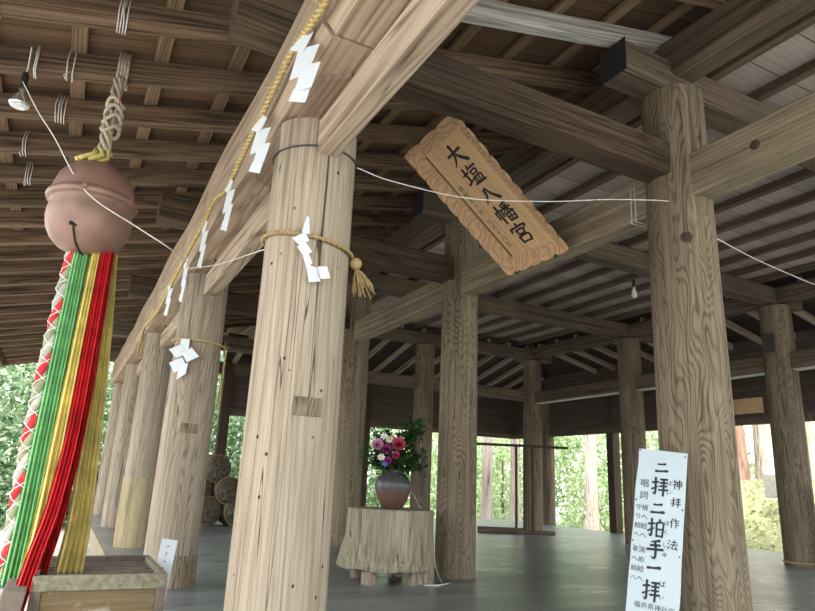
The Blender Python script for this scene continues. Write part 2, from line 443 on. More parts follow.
# --- floor, ground -------------------------------------------------
structure('floor', box_bm((.68, -2.2, -.06), (12.55, 17.2, 0)), M['floor'])
structure('trim_1', box_bm((.64, -2.2, -.26), (.80, 17.2, -.004), .01), M['b_tie'])
structure('trim_2', box_bm((12.42, -2.2, -.26), (12.6, 17.2, -.004), .01), M['b_tie'])
structure('trim_3', box_bm((.64, 17.05, -.26), (12.6, 17.22, -.004), .01), M['b_tie'])
bm = box_bm((-1.1, 1.2, -.72), (.62, 8.6, -.20), .02); structure('step', bm, M['stone'], 'broad stone step in front of the wooden floor')
bm = bmesh.new(); bmesh.ops.create_grid(bm, x_segments=2, y_segments=2, size=60); bmesh.ops.translate(bm, verts=bm.verts[:], vec=(0, 0, -.72))
structure('ground', bm, M['gravel'])

# --- pillars ------------------------------------------------------
ZP = 2.925
p1 = pillar(B1, A(0), 0, ZP, .243, M['p_front'], 'big pale front pillar with a straw rope and paper streamer around it', 'pillars of the front row', .232)
p2 = pillar(B1, A(1), 0, ZP, .238, M['p_row'], 'front row pillar behind the offering box, tied with thin straw rope', 'pillars of the front row', .225)
p3 = pillar(B1, A(2), 0, ZP, .238, M['p_row'], 'front row pillar with a yellowish repaired lower half', 'pillars of the front row', .225)
pillar(B1, A(3), 0, ZP, .235, M['p_row'], 'front row pillar just behind the one with the yellowish repaired foot', 'pillars of the front row', .225)
pillar(B1, A(4), 0, ZP, .235, M['p_row'], 'last pillar of the front row at the end of the floor', 'pillars of the front row', .225)
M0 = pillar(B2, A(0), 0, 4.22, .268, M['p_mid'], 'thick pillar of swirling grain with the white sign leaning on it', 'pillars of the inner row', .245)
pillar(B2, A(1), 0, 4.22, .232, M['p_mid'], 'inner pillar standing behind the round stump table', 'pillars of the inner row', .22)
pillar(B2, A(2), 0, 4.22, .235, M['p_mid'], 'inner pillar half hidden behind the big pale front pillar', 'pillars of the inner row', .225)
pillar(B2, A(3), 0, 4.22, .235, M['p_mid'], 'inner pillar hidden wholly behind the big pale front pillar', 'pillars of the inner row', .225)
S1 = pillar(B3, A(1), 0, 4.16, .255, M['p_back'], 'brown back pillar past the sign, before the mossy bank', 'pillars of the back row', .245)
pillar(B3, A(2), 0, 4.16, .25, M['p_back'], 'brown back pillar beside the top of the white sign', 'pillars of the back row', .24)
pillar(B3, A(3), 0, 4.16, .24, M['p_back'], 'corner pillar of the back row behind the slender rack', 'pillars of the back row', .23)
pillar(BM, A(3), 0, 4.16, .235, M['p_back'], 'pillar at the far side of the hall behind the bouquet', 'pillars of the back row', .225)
pillar(12.36, 14.95, 0, 3.7, .20, M['p_back'], 'slim round outer pillar behind the corner pillar of the back row', 'outer pillars', .19)
for x, y, l in ((12.42, 12.45, 'dark squared outer post beside the back pillar by the sign'),
                (BM, YE, 'dark squared post behind the flower bouquet'),
                (4.13, YE, 'dark squared post at the edge of the big front pillar'),
                (3.42, YE, 'dark squared post above the straw bales')):
    o = new_obj('outer_post', box_bm((-.115, -.115, 0), (.115, .115, 3.75), .008), M['post_dark']); o.location = (x, y, 0)
    tag(o, l, 'post', 'dark outer posts', 'thing')
# pieces let into the pillars
def wedge_patch(parent, ang, r, z0, z1, half, m, name, label, proud=.004):
    bm = bmesh.new(); k = 8; rings = []
    for rr in (r-.02, r+proud):
        rings.append(rr)
    pts = []
    for z in (z0, z1):
        pts.append([(r+proud)*V((math.cos(ang+half*(2*i/k-1)), math.sin(ang+half*(2*i/k-1)), 0))+V((0, 0, z)) for i in range(k+1)])
        pts.append([(r-.03)*V((math.cos(ang+half*(2*i/k-1)), math.sin(ang+half*(2*i/k-1)), 0))+V((0, 0, z)) for i in range(k+1)][::-1])
    loft(bm, [pts[0]+pts[1], pts[2]+pts[3]])
    o = new_obj(name, bm, m, parent, smooth=False)
    o.rotation_euler.z = -parent.rotation_euler.z
    o['label'] = label; return o
wedge_patch(p1, math.atan2(-.24, .0), .243, 1.29, 1.38, .30, M['p_back'], 'patch', 'small rectangular patch of darker wood')
wedge_patch(p2, math.atan2(-.22, -.02), .236, 1.35, 1.44, .33, M['p_mid'], 'patch', 'small rectangular patch of darker wood')
wedge_patch(p2, math.atan2(-.19, .14), .244, 0, .27, .55, M['p_mid'], 'foot_block', 'brown block let into the foot')
bm = bmesh.new(); lathe(bm, [(.244, 0), (.245, .3), (.243, .6), (.24, .9)], 40)
o = new_obj('grafted_foot', bm, M['graft'], p3, smooth=True, auto=50); o['label'] = 'yellowish newer wood at the foot'
bm = bmesh.new(); tube(bm, [(.262*math.cos(t), .262*math.sin(t), .05) for t in [i*2*PI/40 for i in range(41)]], .016, 8)
o = new_obj('foot_rope', bm, M['oldstraw'], S1, smooth=True)
o = new_obj('metal_plate', box_bm((-.10, -.02, 0), (.10, .012, .32), .004), M['wire'], S1)
o.location = (-.20*math.cos(S1.rotation_euler.z)-.14*math.sin(S1.rotation_euler.z), 0, 0)
o.matrix_parent_inverse = Matrix.Identity(4)
ang = PI-S1.rotation_euler.z
o.location = (.252*math.cos(ang), .252*math.sin(ang), 3.35); o.rotation_euler.z = ang+PI/2
o['label'] = 'dark metal plate'

# --- front row timbers ---------------------------------------------
for k in range(4):
    n = ('spanning from the big front pillar to the one behind the offering box', 'between the rope-tied pillar and the repaired pillar', 'beyond the repaired front pillar', 'at the far end of the front row')[k]
    beam('lintel', (B1+.02, A(k)+.19, 2.805), (B1+.02, A(k+1)-.19, 2.805), .14, .21, M['b_light'], 'pale squared lintel '+n, 'beam', 'front lintels')
beam('lintel', (B1-.002, A(0)-.20, 2.81), (B1-.002, -1.6, 2.81), .125, .205, M['b_light'], 'pale lintel with bold cathedral grain running overhead from the big front pillar', 'beam', 'front lintels')
beam('eave_beam', (.925, 2.41, 3.20), (.925, -1.6, 3.20), .37, .50, M['b_big'], 'massive pale eave beam overhead, near piece with flowing grain', 'beam', 'eave beams', bev=.05, wob=.02)
# the next length of the eave beam, with a pointed scarf end above the big pillar
beam('eave_beam', (.93, 2.42, 3.20), (.93, 17.2, 3.20), .38, .50, M['b_big'], 'massive pale eave beam that carries the twisted straw rope', 'beam', 'eave beams', bev=.05, wob=.02)
for k in range(5):
    bm = bmesh.new()
    prism(bm, [(-.17, -.56), (-.06, -.66), (.02, -.55), (.15, -.55), (.15, .80), (.04, .86), (-.17, .74)], -.035, .05)
    bmesh.ops.transform(bm, matrix=Matrix.Rotation(-PI/2, 4, 'Z'), verts=bm.verts[:])
    o = new_obj('bolster', bm, M['b_bigdark']); o.rotation_euler.z = PI/2; o.location = (1.03, A(k), 2.955)
    tag(o, ('notched brown bolster on top of the big pale front pillar', 'brown bolster on the pillar behind the offering box', 'brown bolster on the repaired front pillar', 'brown bolster on the front pillar past the repaired one', 'brown bolster on the last front pillar')[k], 'bolster', 'bolsters of the front row', 'thing')
beam('purlin', (1.08, -1.6, 3.79), (1.08, 18.2, 3.79), .22, .17, M['b_dark'], 'dark purlin lying on the cross beams above the eave beam', 'beam')

lab = ('from overhead lintel to the sign pillar', 'from the pillar behind the box to the stump pillar', 'ending above the straw bales', 'third along under the eaves', 'last along under the eaves')
for k in range(5):
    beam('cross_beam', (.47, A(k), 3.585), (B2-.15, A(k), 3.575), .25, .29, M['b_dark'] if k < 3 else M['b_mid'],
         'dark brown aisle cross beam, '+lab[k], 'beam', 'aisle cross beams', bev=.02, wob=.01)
# --- inner timbers -------------------------------------------------
beam('tie_beam', (B2-.02, A(0)+.2, 3.40), (B2-.02, A(1)-.19, 3.42), .20, .37, M['b_tie'], 'pale tie beam holding the foot of the carved plaque', 'beam', 'inner tie beams', wob=.008)
beam('tie_beam', (B2-.02, A(1)+.19, 3.41), (B2-.02, A(2)-.19, 3.40), .20, .34, M['b_tie'], 'pale tie beam between the stump pillar and the pillar behind it', 'beam', 'inner tie beams', wob=.008)
near_tie = beam('tie_beam', (B2-.02, A(0)-.22, 3.41), (B2-.02, -1.8, 3.41), .20, .36, M['b_tie'], 'pale knotty tie beam running from the sign pillar out of view overhead', 'beam', 'inner tie beams', wob=.008)
for k, n in ((0, 'on the pillar with the sign'), (1, 'on the pillar behind the stump table'), (2, 'on the pillar half hidden by the big front pillar')):
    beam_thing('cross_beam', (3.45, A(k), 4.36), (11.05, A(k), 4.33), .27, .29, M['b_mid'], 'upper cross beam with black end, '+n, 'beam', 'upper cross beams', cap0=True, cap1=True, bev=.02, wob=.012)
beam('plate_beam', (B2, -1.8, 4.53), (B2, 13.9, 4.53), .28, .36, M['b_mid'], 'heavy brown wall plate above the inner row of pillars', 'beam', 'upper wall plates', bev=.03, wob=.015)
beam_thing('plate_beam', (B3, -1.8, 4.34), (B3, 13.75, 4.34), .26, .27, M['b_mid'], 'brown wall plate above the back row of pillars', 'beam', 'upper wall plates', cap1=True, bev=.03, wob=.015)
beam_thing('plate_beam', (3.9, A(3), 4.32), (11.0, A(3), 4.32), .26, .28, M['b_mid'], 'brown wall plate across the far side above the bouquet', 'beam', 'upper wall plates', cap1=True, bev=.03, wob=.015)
for a, bb, n in ((A(2)+.2, A(3)-.2, 'from the corner pillar to the pillar by the sign'), (A(1)+.2, A(2)-.2, 'between the two brown back pillars'), (-1.8, A(1)-.2, 'leaving the back pillar past the sign')):
    beam('tie_beam', (B3, a, 3.20), (B3, bb, 3.20), .19, .27, M['b_mid'], 'brown back tie beam '+n, 'beam', 'back tie beams')
    st = new_obj('pale_strip', box_bm((-(bb-a)/2, -.10, -.16), ((bb-a)/2, .06, -.138)), M['white_edge'], bpy.data.objects[COL.objects[-1].name])
    st['label'] = 'pale strip along the underside'
for a, bb, n in ((B2+.2, BM-.2, 'beside the bouquet pillar'), (BM+.2, B3-.2, 'reaching the corner pillar')):
    beam('tie_beam', (a, A(3), 3.24), (bb, A(3), 3.24), .19, .26, M['b_mid'], 'brown tie beam at the far side, '+n, 'beam', 'back tie beams')
# hip timber running down from the corner of the back row
beam('hip_rafter', (B3-.1, A(3)-.1, 4.56), (B3+2.9, A(3)+2.9, 4.0), .17, .2, M['b_dark'], 'dark hip rafter falling from the corner pillar', 'rafter')

# --- hung board walls ------------------------------------------------
structure('wall_back', box_bm((12.32, -2, 2.56), (12.38, YE, 4.5)), M['wallboard'])
structure('wall_end', box_bm((3.3, YE-.03, 2.56), (12.40, YE+.03, 4.5)), M['wallboard'])
structure('trim_4', box_bm((12.27, -2, 2.42), (12.43, YE, 2.57), .008), M['b_mid'])
structure('trim_5', box_bm((3.3, YE-.09, 2.42), (12.43, YE+.09, 2.57), .008), M['b_mid'])

# --- roof -----------------------------------------------------------
S = .235
def zf(x): return 3.90+S*(x-.7)            # underside of the front rafters
ns = 0
RAFT_Y = [3.32+.657*i for i in range(-6, 24)]
for i, y in enumerate(RAFT_Y):
    grey = i == 6
    inside = y > 16.2
    p0 = V((-1.55, y, zf(-1.55)+.08)); q = V((B2+.1, y, zf(B2+.1)+.08)) if not inside else V((3.2, y, zf(3.2)+.08))
    beam('rafter', p0, q, .105, .16, M['raft'] if not grey else M['raft_grey'],
         'pale whitened rafter overhead beside the sign pillar top' if grey else 'brown sloping rafter under the front eaves', 'rafter', None if grey else 'eave rafters', bev=.006, wob=.006)
    if grey:
        pass
for i, x in enumerate([-1.42+.535*j for j in range(11)]):
    z = zf(x)+.16+.022
    beam('roof_batten', (x, -.9, z), (x, 18.6, z), .10, .044, M['batten'], 'flat batten lying across the eave rafters under the roof boards', 'batten', 'eave battens', bev=.004, up=(-S, 0, 1))
bm = bmesh.new()
prof = [(-1.7, zf(-1.7)+.215), (B2+.3, zf(B2+.3)+.215), (B2+.3, zf(B2+.3)+.26), (-1.7, zf(-1.7)+.26)]
loft(bm, [[(x, -1.0, z) for x, z in prof], [(x, 18.7, z) for x, z in prof]])
structure('ceiling', bm, M['roofboard'])
bm = box_bm((-1.72, -1.0, zf(-1.7)-.02), (-1.64, 18.7, zf(-1.7)+.27)); structure('trim_6', bm, M['raft'])
bm = bmesh.new(); prof = [(-1.7, zf(-1.7)), (3.3, zf(3.3)), (3.3, zf(3.3)+.22), (-1.7, zf(-1.7)+.22)]
loft(bm, [[(x, 18.62, z) for x, z in prof], [(x, 18.70, z) for x, z in prof]]); structure('trim_7', bm, M['raft'])
# flat ceiling of the inner hall
for i in range(10):
    x = 4.55+.61*i
    beam('ceiling_joist', (x, -1.8, 4.57), (x, A(3), 4.57), .09, .085, M['joist'], 'dark joist under the grey ceiling boards of the inner hall', 'joist', 'ceiling joists', bev=.005)
structure('ceiling', box_bm((B2+.1, -1.8, 4.62), (B3+.1, A(3), 4.66)), M['ceilboard'])
# back slope and end slope
def zb(d): return 4.46-S*d                  # underside of rafters at distance d beyond the plates
for i in range(22):
    y = -1.4+.68*i
    if y > A(3)+2: break
    d0 = max(0., y-A(3))
    beam('rafter', (B3-.05+d0, y, zb(d0)+.06), (B3+3.2, y, zb(3.2)+.06), .085, .12, M['raft_in'], 'thin rafter falling to the back behind the brown back pillars', 'rafter', 'back rafters', bev=.005)
for i in range(15):
    x = 3.5+.62*i
    d0 = max(0., x-B3)
    if d0 > 2: break
    beam('rafter', (x, A(3)-.05+d0, zb(d0)+.06), (x, A(3)+4.4, zb(4.4)+.06), .085, .12, M['raft_in'], 'thin rafter falling away at the far side of the hall', 'rafter', 'far rafters', bev=.005)
bm = bmesh.new()
for t in (.125, .17):
    pass
def slab(name, pts, th, m):
    bm = bmesh.new(); a = [bm.verts.new(p) for p in pts]; b_ = [bm.verts.new((p[0], p[1], p[2]+th)) for p in pts]; n = len(pts)
    bm.faces.new(a); bm.faces.new(b_[::-1])
    for i in range(n): bm.faces.new((a[i], b_[i], b_[(i+1) % n], a[(i+1) % n]))
    return structure(name, bm, m)
e = .13
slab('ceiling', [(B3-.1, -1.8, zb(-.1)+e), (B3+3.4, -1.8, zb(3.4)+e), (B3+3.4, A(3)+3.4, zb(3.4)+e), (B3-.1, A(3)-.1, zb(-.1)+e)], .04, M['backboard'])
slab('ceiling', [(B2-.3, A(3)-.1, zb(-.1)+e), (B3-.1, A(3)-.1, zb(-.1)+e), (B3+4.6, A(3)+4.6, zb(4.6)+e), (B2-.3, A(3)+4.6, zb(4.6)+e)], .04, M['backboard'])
# roof covering that keeps the daylight out above everything
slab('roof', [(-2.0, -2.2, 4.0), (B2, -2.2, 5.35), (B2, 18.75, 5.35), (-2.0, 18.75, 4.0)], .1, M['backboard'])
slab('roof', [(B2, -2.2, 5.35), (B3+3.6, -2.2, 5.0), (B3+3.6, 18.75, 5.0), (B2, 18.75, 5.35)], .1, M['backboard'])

# ------------------------------------------------------------------ writing
def brush(bm, pts, o, ux, uy, s, nz=V((0, 0, 1)), th=.003, wk=1.0):
    """one brush stroke; pts = (x, y, width) in a 100 x 100 square"""
    P = [V((p[0], p[1], p[2])) for p in pts]
    P = smooth_path(P, 5) if len(P) > 2 else [P[0]+(P[1]-P[0])*t/4 for t in range(5)]
    L, R = [], []
    for i, p in enumerate(P):
        d = P[min(i+1, len(P)-1)]-P[max(i-1, 0)]; d.z = 0; d = d.normalized() if d.length > 0 else V((1, 0, 0))
        nrm = V((-d.y, d.x, 0)); w = p.z*wk*(1+.25*max(0, 1-i/1.5)*.6)*.5
        L.append(V((p.x, p.y, 0))+nrm*w); R.append(V((p.x, p.y, 0))-nrm*w)
    d0 = (P[1]-P[0]); d0.z = 0; d0.normalize(); d1 = P[-1]-P[-2]; d1.z = 0; d1.normalize()
    poly = [V((P[0].x, P[0].y, 0))-d0*P[0].z*.45*wk]+L+[V((P[-1].x, P[-1].y, 0))+d1*P[-1].z*.45*wk]+R[::-1]
    def w3(q, h): return o+ux*((q.x-50)/100*s)+uy*((q.y-50)/100*s)+nz*h
    n = len(L)
    f = [bm.verts.new(w3(q, th)) for q in poly]
    bk = [bm.verts.new(w3(q, 0)) for q in poly]
    m_ = len(poly)
    bm.faces.new((f[0], f[1], f[m_-1]))
    for i in range(n-1):
        bm.faces.new((f[1+i], f[2+i], f[m_-2-i], f[m_-1-i]))
    bm.faces.new((f[n], f[n+1], f[n+2]))
    for i in range(m_): bm.faces.new((f[i], bk[i], bk[(i+1) % m_], f[(i+1) % m_]))

HAND = [[(4, 69, 6), (42, 75, 7)], [(24, 98, 8), (25, 55, 8), (25, 15, 8), (18, 7, 6), (10, 15, 3)], [(3, 32, 6), (44, 51, 3)]]
G = {
 '大': [[(10, 60, 8), (50, 64, 7), (90, 68, 9)], [(48, 97, 10), (47, 66, 9), (34, 34, 7), (8, 8, 2)], [(49, 62, 5), (66, 34, 10), (94, 10, 11)]],
 '塩': [[(5, 65, 6), (38, 69, 7)], [(22, 92, 8), (22, 28, 8)], [(2, 20, 7), (41, 33, 4)], [(55, 97, 7), (42, 74, 2)], [(50, 83, 6), (96, 86, 7)],
       [(52, 68, 6), (54, 50, 6)], [(52, 68, 5), (84, 70, 6), (81, 51, 6)], [(54, 52, 5), (82, 52, 5)],
       [(45, 38, 6), (48, 12, 6)], [(45, 38, 5), (91, 40, 6), (87, 12, 6)], [(60, 38, 5), (61, 12, 5)], [(75, 38, 5), (74, 12, 5)], [(35, 8, 7), (99, 11, 8)]],
 '八': [[(40, 78, 9), (34, 46, 8), (6, 12, 3)], [(50, 86, 5), (65, 48, 9), (95, 12, 12)]],
 '幡': [[(6, 66, 6), (7, 30, 6)], [(6, 66, 5), (38, 68, 6), (36, 35, 6)], [(22, 95, 7), (22, 2, 7)], [(88, 96, 7), (50, 86, 4)], [(54, 81, 6), (60, 72, 6)],
       [(84, 83, 5), (77, 72, 5)], [(45, 66, 6), (98, 70, 6)], [(71, 88, 6), (71, 48, 6)], [(69, 66, 5), (45, 45, 3)], [(73, 66, 4), (99, 46, 7)],
       [(52, 42, 6), (53, 5, 6)], [(52, 42, 5), (92, 43, 6), (90, 5, 6)], [(71, 42, 5), (71, 6, 5)], [(53, 25, 5), (90, 25, 5)], [(53, 7, 6), (90, 7, 6)]],
 '宮': [[(50, 99, 8), (51, 87, 8)], [(13, 84, 8), (7, 66, 7)], [(13, 82, 6), (91, 84, 7), (80, 66, 4)], [(32, 68, 7), (34, 46, 6)], [(32, 68, 6), (69, 69, 7), (66, 47, 6)],
       [(34, 47, 6), (66, 47, 6)], [(51, 46, 5), (44, 36, 5)], [(24, 36, 7), (27, 4, 7)], [(24, 36, 6), (78, 37, 7), (74, 4, 7)], [(27, 7, 6), (74, 7, 6)]],
 '二': [[(24, 70, 8), (50, 71, 7), (78, 75, 10)], [(6, 20, 10), (50, 22, 8), (95, 27, 12)]],
 '拝': HAND+[[(52, 90, 6), (95, 93, 7)], [(53, 71, 6), (93, 73, 6)], [(52, 52, 6), (93, 54, 6)], [(45, 30, 6), (99, 34, 7)], [(73, 92, 8), (74, 40, 8), (72, 0, 8)]],
 '拍': HAND+[[(74, 98, 7), (62, 80, 4)], [(54, 78, 7), (56, 6, 7)], [(54, 78, 6), (92, 80, 7), (89, 6, 7)], [(56, 45, 6), (89, 46, 6)], [(56, 10, 6), (89, 10, 6)]],
 '手': [[(76, 98, 9), (26, 87, 4)], [(22, 69, 7), (80, 74, 8)], [(3, 46, 7), (97, 53, 9)], [(49, 90, 8), (54, 55, 9), (54, 15, 9), (44, 3, 7), (30, 12, 3)]],
 '一': [[(8, 46, 10), (50, 49, 8), (93, 54, 13)]],
 '神': [[(20, 97, 8), (31, 84, 8)], [(7, 74, 6), (41, 78, 7), (26, 56, 5), (5, 40, 3)], [(25, 58, 7), (25, 0, 7)], [(32, 52, 6), (43, 42, 6)],
       [(52, 78, 7), (54, 30, 7)], [(52, 78, 6), (95, 80, 7), (92, 30, 7)], [(54, 55, 6), (92, 56, 6)], [(54, 32, 6), (92, 33, 6)], [(73, 100, 8), (73, -2, 7)]],
 '作': [[(33, 97, 8), (22, 72, 7), (4, 50, 3)], [(23, 68, 8), (23, 0, 8)], [(58, 98, 7), (42, 58, 3)], [(52, 78, 7), (98, 81, 7)], [(66, 78, 7), (66, 0, 7)], [(66, 54, 6), (93, 56, 7)], [(66, 30, 6), (95, 32, 7)]],
 '法': [[(12, 92, 7), (25, 80, 8)], [(3, 63, 7), (16, 53, 8)], [(5, 8, 7), (27, 38, 4)], [(42, 77, 6), (89, 80, 7)], [(64, 98, 7), (64, 52, 7)], [(33, 51, 7), (97, 55, 8)], [(60, 50, 7), (43, 13, 6), (86, 18, 6)], [(76, 34, 6), (93, 5, 9)]],
}
def glyph(bm, ch, o, ux, uy, s, nz, sx=1.0, wk=1.0):
    for st in G[ch]: brush(bm, st, o, ux*sx, uy, s, nz, .003, wk)

def font_mesh(bm, ch, o, ux, uy, s, nz):
    """one small character from the built-in typeface, laid on a surface"""
    c = bpy.data.curves.new('glyph', 'FONT'); c.body = ch; c.align_x = 'CENTER'; c.size = s
    t = bpy.data.objects.new('glyph', c); COL.objects.link(t); bpy.context.view_layer.update()
    me = bpy.data.meshes.new_from_object(t.evaluated_get(bpy.context.evaluated_depsgraph_get()))
    vs = [bm.verts.new(o+ux*v.co.x+uy*(v.co.y-.36*s)+nz*.0025) for v in me.vertices]
    for p in me.polygons:
        try: bm.faces.new([vs[i] for i in p.vertices])
        except ValueError: pass
    bpy.data.objects.remove(t); bpy.data.meshes.remove(me); bpy.data.curves.remove(c)

# ------------------------------------------------------------------ carved plaque
pq = thing('carved_plaque', 'amber wooden plaque with five black brush characters and a scalloped carved frame', 'plaque', (3.955, 4.865, 3.245))
U = V((0, -1, 0)); Vv = V((-.784, 0, .62)).normalized(); Nn = U.cross(Vv).normalized()
W2, HH = .455, 1.64
def PL(u, v, n): return U*u+Vv*v+Nn*n
bw = .125
bm = bmesh.new()
vs = [bm.verts.new((v, u, n)) for n in (-.02, .012) for u, v in ((-W2+bw-.01, bw-.01), (W2-bw+.01, bw-.01), (W2-bw+.01, HH-bw+.01), (-W2+bw-.01, HH-bw+.01))]
for f in ((3, 2, 1, 0), (4, 5, 6, 7), (0, 1, 5, 4), (1, 2, 6, 5), (2, 3, 7, 6), (3, 0, 4, 7)): bm.faces.new([vs[i] for i in f])
o = new_obj('panel', bm, M['plaque'], pq)
o.matrix_local = Matrix((Vv, U, Nn)).transposed().to_4x4()
def rail(p_in0, p_in1, p_out0, p_out1, nsc):
    """one flared frame board with a scalloped outer edge"""
    bm = bmesh.new(); N = nsc*10; rings = []
    a0, a1, b0, b1 = V(p_in0), V(p_in1), V(p_out0), V(p_out1)
    for i in range(N+1):
        t = i/N; a = a0.lerp(a1, t); bb = b0.lerp(b1, t)
        out = (bb-a).normalized(); am = .035 if 0 < i < N else 0
        sc = abs(math.sin(PI*t*nsc))**.6*am*.7-.012*(0 if i in (0, N) else 1)
        bo = bb+out*sc
        def q(p, n): return PL(p.x, p.y, n)
        mid = a.lerp(bo, .5)
        rings.append([q(a, .012), q(mid, .034), q(a.lerp(bo, .85), .075), q(bo, .088), q(bo, .055), q(a, -.025)])
    loft(bm, rings)
    return new_obj('frame_rail', bm, M['carved'], pq)
ci = [(-W2+bw, bw), (W2-bw, bw), (W2-bw, HH-bw), (-W2+bw, HH-bw)]; co = [(-W2-.012, -.012), (W2+.012, -.012), (W2+.012, HH+.012), (-W2-.012, HH+.012)]
for i, nsc in ((0, 5), (1, 10), (2, 3), (3, 10)):
    j = (i+1) % 4
    rail((*ci[i], 0), (*ci[j], 0), (*co[i], 0), (*co[j], 0), nsc)
bm = bmesh.new()
for off in (.018, .036):
    u0 = -W2+bw+off; tube(bm, [PL(u0, bw+.01, .013), PL(u0, HH-bw-.01, .013)], .0045, 5)
o = new_obj('groove', bm, M['plaque_dark'], pq)
o['label'] = 'pair of dark grooves beside the lettering'
bm = bmesh.new()
for ch, v, s in (('大', 1.33, .24), ('塩', 1.08, .235), ('八', .835, .22), ('幡', .59, .235), ('宮', .325, .235)):
    glyph(bm, ch, PL(.055, v, .0125), U, Vv, s, Nn, 1.08, 1.5)
o = new_obj('lettering', bm, M['ink'], pq); o['label'] = 'five large black brush characters'
bm = bmesh.new()
for i, ch in enumerate('昭和五十年九月十六日'):
    font_mesh(bm, ch, PL(-.21, 1.03-.078*i-(.05 if i > 4 else 0), .0125), U, Vv, .07, Nn)
o = new_obj('small_lettering', bm, M['ink'], pq); o['label'] = 'narrow column of small characters'
for u in (-.33, .30):
    bm = bmesh.new(); tube(bm, [PL(u, -.03, .0), PL(u, -.015, .10)], .018, 8); tube(bm, [PL(u, -.03, -.1), PL(u, -.03, .03)], .012, 8)
    new_obj('iron_hook', bm, M['wire'], pq, smooth=True)
bm = bmesh.new(); tube(bm, [PL(-.25, HH*.8, -.03), PL(-.05, HH*.8, -.03), V((.12, 0, 1.28))+U*0], .008, 6); new_obj('hanger_wire', bm, M['wire'], pq)

# ------------------------------------------------------------------ white sign leaning on the pillar
cC = V((B2, A(0), 0)); wdir = V((.57, -.82, 0)).normalized(); nd = V((-.82, -.57, 0)).normalized()
top_c = cC+nd*.285+wdir*(-.205)+V((0, 0, 1.285)); bot_c = cC+nd*.53+wdir*(-.335)
up_ = (top_c-bot_c); BH = up_.length; up_.normalize()
wd = (wdir-up_*wdir.dot(up_)).normalized(); nn = wd.cross(up_).normalized()
if nn.dot(nd) < 0: nn = -nn
sg = thing('direction_sign', 'white hand-lettered shrine manners sign leaning on the thick grained pillar', 'sign', bot_c)
BW = .322
def SP(u, v, n=0): return wd*((u-.5)*BW)+up_*(BH-v)+nn*n      # v = distance down from the top edge
def sheet(bm, w0, n0, n1, jag):
    N = 26; L, R = [], []
    for i in range(N+1):
        v = BH*i/N
        L.append((-.5*BW+jag*mnoise.noise(V((v*5, 1, 0))), v)); R.append((.5*BW+jag*mnoise.noise(V((v*5, 7, 0))), v))
    rings = []
    for (a, v), (b_, _) in zip(L, R):
        rings.append([wd*a+up_*(BH-v)+nn*n0, wd*b_+up_*(BH-v)+nn*n0, wd*b_+up_*(BH-v)+nn*n1, wd*a+up_*(BH-v)+nn*n1])
    loft(bm, rings)
bm = bmesh.new(); sheet(bm, BW, 0, .006, .007); new_obj('sign_sheet', bm, M['tin'], sg)
bm = bmesh.new(); R_ = .155
bx(bm, (0, 0, 0), (1, 1, 1))
for v_ in bm.verts:
    u, q, n = v_.co; v_.co = wd*((u-.5)*BW*.86)+up_*(.01+q*(BH-.03))+nn*(-.022+n*.021)
new_obj('backing_board', bm, M['b_mid'], sg)
def vy(y): return (y-451)/155*1.035
bm = bmesh.new()
for ch, u, y, s in (('二', .50, 468.5, .098), ('拝', .485, 488.5, .122), ('二', .475, 510.5, .105), ('拍', .465, 530.5, .122), ('手', .475, 551, .122), ('一', .475, 568.5, .105), ('拝', .455, 590, .125)):
    glyph(bm, ch, SP(u, vy(y), .0062), wd, up_, s, nn, .88, 1.65)
o = new_obj('lettering', bm, M['ink_sign'], sg); o['label'] = 'column of large brush characters'
bm = bmesh.new()
for ch, u, y, s in (('神', .83, 484.5, .062), ('拝', .825, 502.5, .062), ('作', .82, 523, .062), ('法', .81, 544, .066)):
    glyph(bm, ch, SP(u, vy(y), .0062), wd, up_, s, nn, 1.0, 1.3)
o = new_obj('heading', bm, M['ink_sign'], sg); o['label'] = 'four smaller brush characters of the heading'
bm = bmesh.new()
for ch, u, y, s in (('は', .665, 484, .026), ('い', .665, 493.5, .026), ('は', .66, 524, .026), ('く', .66, 533, .028), ('し', .655, 545, .026), ('ゅ', .655, 554, .028), ('ぱ', .65, 582, .03), ('い', .645, 594, .026)):
    font_mesh(bm, ch, SP(u+.01, vy(y), .006), wd, up_, s*1.4, nn)
o = new_obj('furigana_text', bm, M['ink_sign'], sg); o['label'] = 'tiny reading aids beside the large characters'
bm = bmesh.new()
for i, ch in enumerate('唱詞'): font_mesh(bm, ch, SP(.18, vy(487+12.5*i), .006), wd, up_, .06, nn)
for i, ch in enumerate('祓へ給へ、清め給へ'): font_mesh(bm, ch, SP(.225, vy(512+9.1*i-(4 if i > 4 else 0)), .006), wd, up_, .045, nn)
for i, ch in enumerate('守り給へ、幸へ給へ'): font_mesh(bm, ch, SP(.095, vy(512+9.1*i-(4 if i > 4 else 0)), .006), wd, up_, .041, nn)
o = new_obj('prayer_text', bm, M['ink_sign'], sg); o['label'] = 'two narrow columns of prayer text'
bm = bmesh.new()
for i, ch in enumerate('福井県神社庁'): font_mesh(bm, ch, SP(.21+.13*i, vy(604.5), .006), wd, up_, .041, nn)
o = new_obj('footer_text', bm, M['ink_sign'], sg); o['label'] = 'line of characters at the foot'
for u, y in ((.03, 452.5), (.955, 455), (.03, 505), (.96, 509), (.03, 546), (.955, 554)):
    bm = bmesh.new(); c_ = SP(u, vy(y), .006); tube(bm, [c_, c_+nn*.004], .0055, 8); new_obj('nail', bm, M['ink'], sg)

